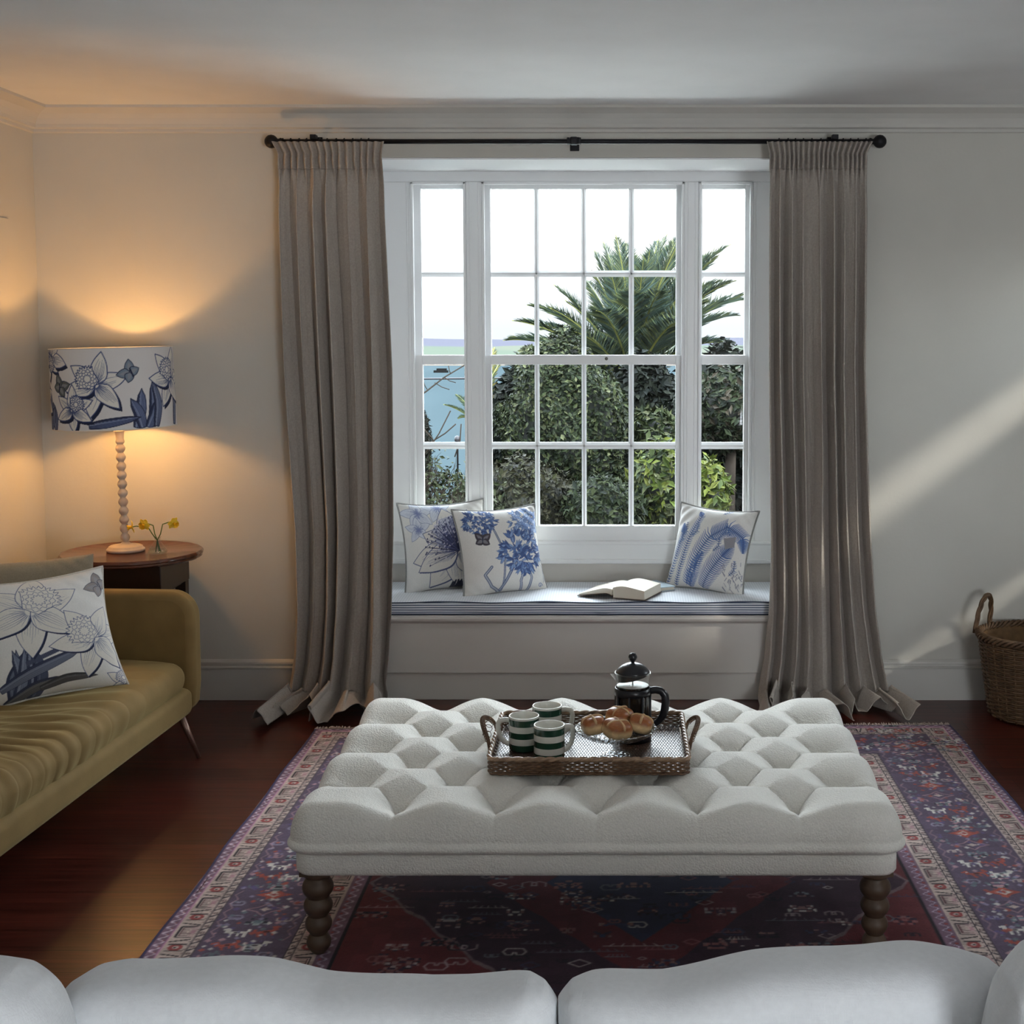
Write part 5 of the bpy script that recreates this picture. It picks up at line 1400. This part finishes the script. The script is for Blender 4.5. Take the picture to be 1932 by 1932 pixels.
for k in range(ns):
    a = 2 * PI * k / ns; sk.tube([(BX + (brad(z)) * math.cos(a), BY + (brad(z)) * math.sin(a), z) for z in np.linspace(.005, .345, 8)], .0045, 6)
build('stakes', sk, M_wk, bs)
build('lining', MB().lathe([(0, .015), (.165, .015), (.170, .02), (brad(.34) - .010, .345), (brad(.34) - .007, .345)], (BX, BY, 0), 48, cap=False), M_wk2, bs)
rmb = MB()
for s_ in range(4):
    pts = []
    for k in range(160):
        a = 2 * PI * k / 160; t = a * 14 + s_ * PI / 2; pts.append((BX + (brad(.35) + .012 * math.cos(t)) * math.cos(a), BY + (brad(.35) + .012 * math.cos(t)) * math.sin(a), .352 + .012 * math.sin(t)))
    rmb.tube(pts, .0062, 6, closed=True)
build('braided_rim', rmb, M_wk, bs)
for sg in (-1, 1):
    hb = MB()
    for ph in (0, 2.1, 4.2):
        pts = []
        for q in np.linspace(0, 1, 40):
            a = PI * q; t = q * 16 + ph; c0 = BX + sg * (brad(.35) + .004)
            pts.append((c0 - sg * .02 * math.sin(a) + .005 * math.cos(t) , BY + .075 * math.cos(a) + .005 * math.cos(t), .345 + .155 * math.sin(a) ** .8 + .005 * math.sin(t)))
        hb.tube(pts, .006, 6)
    build('handle', hb, M_wk, bs)
    if sg == -1: pass
# turn so one looped handle faces the room's left
for ch in bs.children: pass
bs.rotation_euler = (0, 0, R(-38))

# ------------------------------------------------------------------ cream sofa in the foreground
M_ws = fabric_mat('cream_cotton_cover', L(214, 216, 218), scale=420, bump=.25, var=.03, sheen=.1)
ws = thing('cream_sofa', 'cream loose-cover sofa facing the window, only its back cushions in view', 'sofa', (-.1, 1.9, 0))
def loft_cushion(name, prof, zb, yc, T, seed, lean=.06, xr_=.07):
    """prof: (x, top z) along the width; a plump back cushion"""
    prof = np.array(prof); x0, x1 = prof[0, 0], prof[-1, 0]; n = 110; xs = np.concatenate([x0 + (x1 - x0) * (1 - np.cos(np.linspace(0, PI, n))) / 2])
    rs = np.random.RandomState(seed); P = []
    for x in xs:
        e = min(x - x0, x1 - x) / xr_; f = math.sqrt(max(0, 1 - (1 - min(1, e)) ** 2)) if e < 1 else 1.0
        zt = np.interp(x, prof[:, 0], prof[:, 1]); zt0 = zt
        zm = (zb + zt) / 2; hh = (zt - zb) / 2; tt = T / 2 * (.12 + .88 * f); row = []
        for k in range(64):
            a = 2 * PI * k / 64; ca, sa = math.cos(a), math.sin(a)
            yy = tt * np.sign(ca) * abs(ca) ** .75; zz = hh * np.sign(sa) * abs(sa) ** .42 
            wr = .0035 * math.sin(x * 23 + zz * 9 + seed) * math.sin(x * 7 + seed * 2) + .0035 * math.sin(x * 40 + yy * 18 + seed) * max(0, math.sin(x * 5 + seed))
            row.append((x, yc + yy - lean * (zz / hh if hh else 0) + wr, zm + zz + wr * .8))
        P.append(row)
    mb = MB().grid(P, wrap_v=True); nn = 64; mb.f.append(tuple(range(nn))); mb.m.append(0); mb.f.append(tuple((len(P)-1)*nn + k for k in range(nn))[::-1]); mb.m.append(0)
    return build(name, mb, M_ws, ws)
YS = 1.70
def zt_(px, py): v = at(px, py, Y=YS); return (v.x, v.z)
pl = [zt_(*q) for q in ((138, 1850), (160, 1822), (200, 1800), (250, 1790), (330, 1787), (430, 1790), (520, 1797), (620, 1815), (720, 1821), (820, 1824), (920, 1817), (1000, 1812), (1030, 1822), (1055, 1845))]
pr_ = [zt_(*q) for q in ((1057, 1838), (1080, 1820), (1120, 1813), (1250, 1808), (1330, 1796), (1420, 1782), (1520, 1770), (1600, 1763), (1720, 1761), (1800, 1764), (1850, 1774), (1885, 1800))]
loft_cushion('back_cushion', pl, .44, YS, .20, 1); loft_cushion('back_cushion', pr_, .44, YS, .20, 5)
YS2 = 1.56
def zt2(px, py): v = at(px, py, Y=YS2); return (v.x, v.z)
loft_cushion('side_cushion', [zt2(-420, 1830), zt2(-300, 1800), zt2(-100, 1788), zt2(0, 1787), zt2(60, 1790), zt2(110, 1812), zt2(140, 1850), zt2(156, 1900)], .44, YS2, .20, 8)
loft_cushion('side_cushion', [zt2(1836, 1900), zt2(1848, 1848), zt2(1875, 1795), (zt2(1932, 1758)), zt2(2000, 1745), zt2(2150, 1750), zt2(2300, 1800)], .44, YS2, .20, 12)
WX0, WX1 = -1.10, 1.0
build('seat_base', rbox(WX0, WX1, 1.32, 2.22, .10, .30, .04), M_ws, ws)
build('seat_cushion', rbox(WX0 + .16, (WX0 + WX1) / 2 - .003, 1.52, 2.26, .302, .435, .05), M_ws, ws); build('seat_cushion', rbox((WX0 + WX1) / 2 + .003, WX1 - .16, 1.52, 2.26, .302, .435, .05), M_ws, ws)
build('backrest', rbox(WX0, WX1, 1.28, 1.44, .10, .74, .06), M_ws, ws)
build('arm', rbox(WX0, WX0 + .155, 1.40, 2.24, .10, .56, .06), M_ws, ws); build('arm', rbox(WX1 - .155, WX1, 1.40, 2.24, .10, .56, .06), M_ws, ws)
for x in (WX0 + .08, WX1 - .08):
    for y in (1.36, 2.14): build('foot', MB().lathe([(.018, 0), (.03, .1)], (x, y, 0), 16), M_oak, ws)
# ------------------------------------------------------------------ outdoors
M_leafd = mat('glossy_dark_leaf', attr='Col', rough=.6, spec=.06)
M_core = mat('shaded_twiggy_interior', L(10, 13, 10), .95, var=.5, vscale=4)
M_bark = mat('bark', L(34, 30, 27), .9, spec=0, bump=.6, bscale=30, var=.3, vscale=8)
M_twig = mat('bare_twig', L(30, 26, 23), .9, spec=0)
def leaves(name, parent, pts, nrm, size, asp, cols, rs, m, droop=.25):
    """one pointed leaf of four triangles per point, as one foliage mesh"""
    n = len(pts); sz = size * (.6 + .8 * rs.rand(n))[:, None]
    rv = rs.randn(n, 3); t = np.cross(nrm, rv); t /= np.linalg.norm(t, axis=1, keepdims=True) + 1e-9
    d = t + nrm * (rs.rand(n)[:, None] * .9) + np.array([0, 0, -droop]); d /= np.linalg.norm(d, axis=1, keepdims=True)
    s = np.cross(d, nrm + rs.randn(n, 3) * .5); s /= np.linalg.norm(s, axis=1, keepdims=True) + 1e-9
    up = np.cross(s, d)
    b = pts; tip = pts + d * sz; l = pts + d * sz * .45 + s * sz * asp + up * sz * .06; r_ = pts + d * sz * .45 - s * sz * asp + up * sz * .06; mid = pts + d * sz * .5 - up * sz * .03
    V = np.stack([b, l, tip, r_, mid], 1).reshape(-1, 3); o = np.arange(n)[:, None] * 5
    Fc = np.concatenate([o + np.array([[0, 1, 4]]), o + np.array([[1, 2, 4]]), o + np.array([[2, 3, 4]]), o + np.array([[3, 0, 4]])], 0)
    ci = rs.randint(0, len(cols), n); cc = np.array([L(c) for c in cols])[ci] * .095 * (.7 + .6 * rs.rand(n))[:, None]
    return build(name, (V, Fc), m, parent, smooth=False, colors=np.repeat(cc, 5, axis=0))
def blob_pts(n, c, r, rs, lump=.12, top=-1.):
    d = rs.randn(n * 2, 3); d /= np.linalg.norm(d, axis=1, keepdims=True); d = d[d[:, 2] > top][:n]
    k = 1 + lump * np.sin(d[:, 0] * 5 + 1) * np.sin(d[:, 1] * 6 + 2) + lump * np.sin(d[:, 2] * 9 + d[:, 0] * 7) * .7
    q = (.80 + .22 * rs.rand(len(d)) ** .6)
    return np.array(c) + d * np.array(r) * (k * q)[:, None], d
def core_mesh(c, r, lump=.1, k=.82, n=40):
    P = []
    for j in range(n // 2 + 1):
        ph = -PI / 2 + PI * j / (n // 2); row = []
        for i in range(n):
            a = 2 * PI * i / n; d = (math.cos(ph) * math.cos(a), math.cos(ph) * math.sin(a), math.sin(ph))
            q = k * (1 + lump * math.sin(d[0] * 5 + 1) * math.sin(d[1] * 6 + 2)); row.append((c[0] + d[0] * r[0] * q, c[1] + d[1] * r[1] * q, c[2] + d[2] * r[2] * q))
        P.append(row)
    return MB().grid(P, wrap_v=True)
GZ = .15
def gz(Y): return .10 - .235 * max(0, Y - 9.2)
def shrub(name, label, px, py, rpx, rpy, Y, n, size, asp, cols, seed, depth=None, cat='shrub', group=None, core=.84, trunk=True, topcut=-1.):
    c = at(px, py, Y=Y); rx = rpx / F * Y; rz = rpy / F * Y; ry = depth or rx
    root = thing(name, label, cat, (c.x, c.y, gz(c.y)), group=group); rs = np.random.RandomState(seed)
    P, N = blob_pts(n, c, (rx, ry, rz), rs, top=topcut)
    leaves('foliage', root, P, N, size, asp, cols, rs, M_leafd)
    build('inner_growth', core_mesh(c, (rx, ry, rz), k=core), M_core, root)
    if trunk: build('trunk', MB().tube([(c.x, c.y, gz(c.y) - .02), (c.x + .05, c.y, c.z)], [.07, .04], 8), M_bark, root)
    return root
GD = [(52, 66, 44), (62, 76, 50), (44, 56, 44), (78, 92, 62), (96, 106, 76)]
GB = [(84, 100, 62), (104, 118, 74), (66, 82, 52), (128, 138, 92), (56, 72, 46), (146, 152, 110)]
GY = [(150, 164, 70), (120, 140, 58), (170, 178, 92), (92, 112, 48)]
GK = [(46, 54, 48), (40, 50, 46), (54, 62, 50), (66, 74, 60)]
# unseen pale slab added to bounce daylight up to the ceiling; lawn beyond
struct('bounce_slab', MB().box(-7, 7, YW + T + .02, 9.2, GZ - .2, GZ), mat('pale_bounce_slab', L(232, 230, 224), .9, var=.05, vscale=3), smooth=False)
struct('ground', MB().prism([(9.2, .10), (18.5, gz(18.5)), (18.5, gz(18.5) - 1), (9.2, -.4)], 'x', -16, 20), mat('garden_soil_grass', L(30, 36, 24), 1, var=.4, vscale=2, spec=0), smooth=False)
# hedge mass behind, in separate bushes
hs = [(985, 880, 80, 185, 14.2, GK, 'dark bush right beside the left window mullion', 1, .10), (1060, 900, 130, 160, 15.4, GK, 'dark bush low in the middle of the hedge', 2, .08), (1215, 830, 120, 150, 14.3, GK, 'dark bush under the palm crown, centre right', 3, .10),
      (1370, 820, 110, 155, 13.3, GK, 'dark bush filling the right-hand window light', 4, .10), (1500, 800, 120, 170, 14.5, GK, 'dark bush mostly behind the right curtain', 5, .10)]
for px, py, rx, ry, Y, cl, lb, sd, sz in hs:
    shrub('hedge_bush', lb, px, py, rx, ry, Y, 8000, sz, .26, cl, sd, group='dark hedge bushes at the end of the garden', depth=.45)
shrub('round_shrub', 'big rounded evergreen shrub with small shiny leaves, centre of the window', 1068, 830, 118, 188, 11.6, 24000, .050, .25, GB + GD, 21, depth=.55)
shrub('leafy_shrub', 'grey-green shrub in front of the left part of the palm', 1035, 690, 60, 42, 13.2, 3200, .055, .25, GB + [(120, 124, 96)], 25, depth=.4)
shrub('laurel', 'bright yellow-green laurel low in the fourth pane column', 1250, 935, 66, 100, 10.4, 2800, .085, .20, GY + GB, 31, depth=.4, core=.7)
shrub('laurel', 'bright laurel sprig low in the right-hand window light', 1338, 930, 34, 62, 10.4, 900, .078, .2, GY, 37, depth=.3, core=.6)
shrub('laurel', 'mid-green laurel with narrow leaves just below the palm trunk', 1232, 815, 50, 38, 11.8, 900, .10, .17, GB, 39, depth=.3, core=.7)
shrub('low_shrub', 'dull brown-green shrub at the bottom of the window behind the agapanthus cushion', 985, 940, 100, 75, 10.2, 6000, .05, .25, [(70, 68, 48), (84, 82, 58), (56, 56, 42), (92, 96, 66)], 41, depth=.4)
shrub('low_shrub', 'dark green shrub at the bottom of the third pane column', 1140, 960, 75, 60, 10.0, 4200, .055, .22, GD + [(96, 108, 70)], 43, depth=.35)
shrub('creeper', 'dark climbing plant behind the right-hand window light', 1372, 770, 60, 75, 12.5, 2600, .08, .22, GD + [(110, 100, 84)], 47, depth=.4)
shrub('conifer', 'dark narrow conifer tip at the left edge of the left window light', 786, 850, 24, 92, 11.0, 2600, .05, .12, [(48, 50, 42), (60, 62, 50), (72, 66, 52)], 53, depth=.14, cat='tree')

# palm -----------------------------------------------------
M_frond = mat('palm_leaflet', attr='Col', rough=.55, spec=.1)
def frond_mesh(base, az, el, length, droop, rs, cols, twist=0):
    """feather frond: arching rib with many narrow leaflets"""
    n = 84; rib = []; p = Vector(base); e = el; st = length / n
    for i in range(n + 1):
        rib.append(p.copy()); d = Vector((math.cos(e) * math.cos(az), math.cos(e) * math.sin(az), math.sin(e))); p = p + d * st; e -= droop / n * (.4 + 1.5 * i / n)
    V, Fc, C = [], [], []
    def addtri(a, b, c_, d_, col):
        o = len(V); V.extend([a, b, c_, d_]); Fc.append((o, o+1, o+2)); Fc.append((o, o+2, o+3)); C.extend([col] * 4)
    for i in range(5, n):
        t = (rib[i] - rib[i-1]).normalized(); side = t.cross(Vector((0, 0, 1))); side = side.normalized() if side.length > .05 else Vector((math.sin(az), -math.cos(az), 0)); up = side.cross(t)
        f = i / n; ll = length * .21 * math.sin(PI * min(1, .1 + f * .95)) ** .6
        for sg in (1, -1):
            for kk in range(2):
                d = (t * (.85 + .5 * f) + side * sg * .9 + up * rs.uniform(.1, .7)).normalized(); l = ll * rs.uniform(.75, 1.1); q = rib[i].lerp(rib[i-1], kk * .5)
                w_ = up.cross(d).normalized() * .0055 * length / 2.2; e_ = q + d * l + Vector((0, 0, -l * .12)); m_ = q + d * l * .5
                col = np.array(L(cols[rs.randint(len(cols))])) * .24 * rs.uniform(.6, 1.5)
                addtri(tuple(q), tuple(m_ + w_), tuple(e_), tuple(m_ - w_), col)
    o = len(V)
    for i in range(0, n, 3):
        t = (rib[min(i+1, n)] - rib[max(0, i-1)]).normalized(); s = t.cross(Vector((.1, .2, 1))).normalized(); u = s.cross(t); r_ = .018 * (1 - i / n) + .004
        for a in (0, 2.1, 4.2): V.append(tuple(rib[i] + s * math.cos(a) * r_ + u * math.sin(a) * r_)); C.append(np.array(L(128, 130, 70)) * .4)
    k = len(range(0, n, 3))
    for i in range(k - 1):
        for j in range(3): Fc.append((o+i*3+j, o+i*3+(j+1) % 3, o+(i+1)*3+(j+1) % 3, o+(i+1)*3+j))
    return V, Fc, np.array(C)
PY_ = 17.0
crown = at(1195, 735, Y=PY_)
palm = thing('palm_tree', 'tall palm tree with feathery arching fronds rising behind the garden shrubs', 'palm tree', (crown.x, crown.y, gz(crown.y)))
build('trunk', MB().tube([(crown.x, crown.y, gz(crown.y) - .02), (crown.x - .03, crown.y, crown.z - .5), (crown.x, crown.y, crown.z + .05)], [.22, .2, .26], 16), M_bark, palm)
rs = np.random.RandomState(17)
GP = [(88, 106, 84), (72, 92, 80), (104, 118, 84), (84, 104, 98), (124, 132, 84), (62, 78, 66)]
YL = [(176, 162, 80), (150, 140, 70), (190, 170, 96)]
def frond_to(px, py, dy=0., droop=.9, cols=GP, nm='frond'):
    tgt = at(px, py, Y=PY_ + dy); d = tgt - crown; hd = math.hypot(d.x, d.y); az = math.atan2(d.y, d.x); ch = d.length
    el = math.atan2(d.z, hd) + droop * .42; ln = ch * (1 + droop * droop * .035)
    V, Fc, C = frond_mesh(crown, az, el, ln, droop, rs, cols); build(nm, (V, Fc), M_frond, palm, smooth=False, colors=C)
FR = [(1135, 445, .3, .3), (1180, 445, .6, .25), (1215, 480, -.9, .3), (1245, 440, .5, .3), (1270, 470, -.2, .4), (1285, 435, .7, .35), (1148, 500, -.9, .4), (1100, 520, .9, .5), (1060, 560, -.3, .5), (1365, 470, -.8, .6), (1372, 520, .6, .8), (938, 640, .5, .7), (985, 570, .8, .7), (955, 600, -.6, .6), (1038, 530, .3, .4), (1030, 575, -.8, .5), (1070, 620, -1.2, .6), (1118, 462, .4, .35), (1112, 500, -.5, .5), (1160, 432, -.3, .3), (1150, 470, 1.0, .4), (1196, 470, .9, .3),
      (1228, 462, -.7, .3), (1262, 430, .2, .35), (1276, 446, .9, .45), (1300, 420, -.4, .4), (1338, 470, .8, .6), (1388, 450, .3, .7), (1400, 520, -.6, .8), (1408, 590, .5, .9), (1395, 650, -.9, 1.0), (1430, 560, 1.1, .9), (1250, 540, -1.6, .8),
      (1190, 540, -1.7, .8), (1120, 580, -1.7, .8), (1310, 600, -1.6, .9), (1345, 560, -1.3, .8), (1090, 660, 1.2, .9), (1290, 500, 1.4, .5), (1170, 520, 1.5, .5), (1010, 620, 1.4, .8)]
for q in FR: frond_to(*q)
for px, py, dy, dr in ((1158, 800, -1.3, .9), (1140, 770, -1.2, 1.0), (1172, 790, -1.4, .9)): frond_to(px, py, dy, dr, YL, 'dry_frond')
PY_ = 13.0; crown = at(905, 800, Y=PY_)
palm = thing('young_palm', 'small dark palm whose frond tips reach into the left window light', 'palm tree', (crown.x, crown.y, gz(crown.y)))
build('trunk', MB().tube([(crown.x, crown.y, gz(crown.y) - .02), (crown.x, crown.y, crown.z)], [.1, .09], 10), M_bark, palm)
for q in ((834, 762, 0, .5), (858, 742, .3, .4), (862, 790, -.3, .8), (934, 650, .4, .3), (948, 676, .2, .5)): frond_to(*q, GP if q[0] < 900 else YL + GP)

# bare twiggy shrub seen through the left light ----------------------------
def twigs(name, label, base, n0, length, seed, spread=.5, cat='shrub', leafy=0):
    r = random.Random(seed); mb = MB(); root = thing(name, label, cat, tuple(base)); tips = []
    def grow(p, d, l, rad, dep):
        pts = [p]; q = p.copy(); dd = d.copy()
        for _ in range(5):
            dd = (dd + Vector((r.uniform(-.25, .25), r.uniform(-.25, .25), r.uniform(-.1, .22)))).normalized(); q = q + dd * l / 5; pts.append(q.copy())
        mb.tube(pts, [rad * (1 - .5 * i / 5) for i in range(6)], 4); tips.append(q)
        if dep > 0:
            for _ in range(r.choice([2, 3, 3])):
                k = r.randint(2, 5); e = (dd + Vector((r.uniform(-1, 1), r.uniform(-1, 1), r.uniform(-.3, .7))) * spread * 1.3).normalized(); grow(pts[k], e, l * r.uniform(.55, .8), rad * .6, dep - 1)
    for i in range(n0): grow(Vector(base) + Vector((r.uniform(-.3, .3), r.uniform(-.3, .3), 0)), Vector((r.uniform(-.45, .45), r.uniform(-.3, .3), 1)).normalized(), length * r.uniform(.6, 1), .014, 4)
    build('branches', mb, M_twig, root)
    if leafy:
        rs2 = np.random.RandomState(seed); T2 = np.array([tuple(t) for t in tips]); P = T2[rs2.randint(0, len(T2), leafy)] + rs2.randn(leafy, 3) * .05
        leaves('foliage', root, P, rs2.randn(leafy, 3), .045, .25, [(80, 92, 56), (62, 74, 48), (98, 106, 70)], rs2, M_leafd)
    return root
b0 = at(850, 1040, Y=9.6); twigs('bare_shrub', 'tangle of bare twigs with a few leaves at the foot of the left window light', (b0.x, b0.y, b0.z), 22, .25, 4, leafy=1800)
b1 = at(815, 1010, Y=10.2); twigs('bare_shrub', 'thin bare shrub behind the twiggy tangle, sea showing through it', (b1.x, b1.y, b1.z), 12, .27, 9, leafy=600)
br_ = MB(); A = at(770, 760, Y=9.8); B = at(838, 712, Y=9.8); C_ = at(905, 672, Y=9.8)
br_.tube([A, A.lerp(B, .5) + Vector((0, 0, -.01)), B, C_], [.008, .006, .005, .004], 5)
for (x, y, u, v) in ((820, 722, 848, 735), (806, 735, 798, 718), (838, 712, 860, 722), (850, 705, 846, 690)): br_.tube([at(x, y, Y=9.8), at((x+u)/2, (y+v)/2 + 2, Y=9.8), at(u, v, Y=9.8)], .003, 4)
for (x, y, u, v) in ((798, 862, 850, 775), (812, 835, 860, 800), (870, 800, 858, 862), (835, 845, 870, 838), (790, 800, 830, 850)): br_.tube([at(x, y, Y=9.8), at((x+u)/2 + 4, (y+v)/2, Y=9.8), at(u, v, Y=9.8)], .0045, 4)
tag(build('bare_branch', br_, M_twig, loc=tuple(B)), 'thin bare branches crossing the sea view in the left window light', 'branch')
tag(build('cable', MB().tube([at(500, 717, Y=30), at(840, 714, Y=30) + Vector((0, 0, -.005)), at(1180, 711, Y=30)], .024, 6), M_iron, loc=tuple(at(840, 714, Y=30))), 'dark overhead cable crossing in front of the sea', 'cable')
# small pole finial seen by the twigs
fin = MB(); q = at(863, 828, Y=11.2); fin.lathe([(.008, gz(11.2) - q.z), (.008, -.05), (.012, -.045), (.02, -.03), (.026, -.005), (.02, .02), (0, .028)], tuple(q), 14)
tag(build('garden_finial', fin, M_iron, loc=tuple(q)), 'small dark ball-topped post among the twigs', 'post')

# sea and far shore
SZ = -30.0
def sea_mat():
    m = mat('estuary_water', (.016, .0225, .0255), .9, spec=0, bump=.5, bscale=.5, var=.06, vscale=.02, stretch=(1, .25, 1)); return m
struct('sea', MB().add([(-1500, 60, SZ), (1500, 60, SZ), (1500, 1190, SZ), (-1500, 1190, SZ)], [(0, 1, 2, 3)]), sea_mat(), smooth=False)
hx = np.linspace(-1500, 1500, 260); hy = np.linspace(1130, 2400, 60); HX, HY = np.meshgrid(hx, hy, indexing='ij')
s_ = np.clip((HY - 1135) / 60, 0, 1); up = np.clip((HY - 1180) / 1000, 0, 1)
HZ_ = SZ - 1 + 2 * s_ + up ** .8 * 13 + up * (1.6 * np.sin(HX / 110.) + 1.0 * np.sin(HX / 47. + 2)) + .8 * np.sin(HX / 30. + HY / 60.) * up
Cc = np.zeros(HX.shape + (3,)); Cc[:] = L(188, 204, 184)
Cc[HY < 1200] = L(222, 204, 188)
fld = (np.sin(HX / 90. + HY / 200.) > .2) & (HY > 1200); Cc[fld] = L(200, 208, 188)
wd = (HY + 40 * np.sin(HX / 60.)) > 1800; Cc[wd] = L(184, 184, 204)
Cc[(np.abs(HX + 280) < 24) & (np.abs(HY - 1560) < 60)] = L(200, 150, 126)
o = build('hills', MB().grid(np.stack([HX, HY, HZ_], -1)), mat('far_fields', attr='Col', rough=1, spec=0), colors=Cc.reshape(-1, 3) * .058); o['kind'] = 'structure'
bt = at(832, 703, Z=SZ); bo = MB().box(bt.x - 5, bt.x + 5, bt.y - 3, bt.y + 3, SZ, SZ + 1.6).box(bt.x - 3, bt.x + 4, bt.y - 2, bt.y + 2, SZ + 1.6, SZ + 3)
tag(build('boat', bo, mat('grey_boat_paint', (.006, .006, .006), .9, spec=0), loc=(bt.x, bt.y, SZ), smooth=False), 'tiny grey boat far out on the estuary', 'boat')
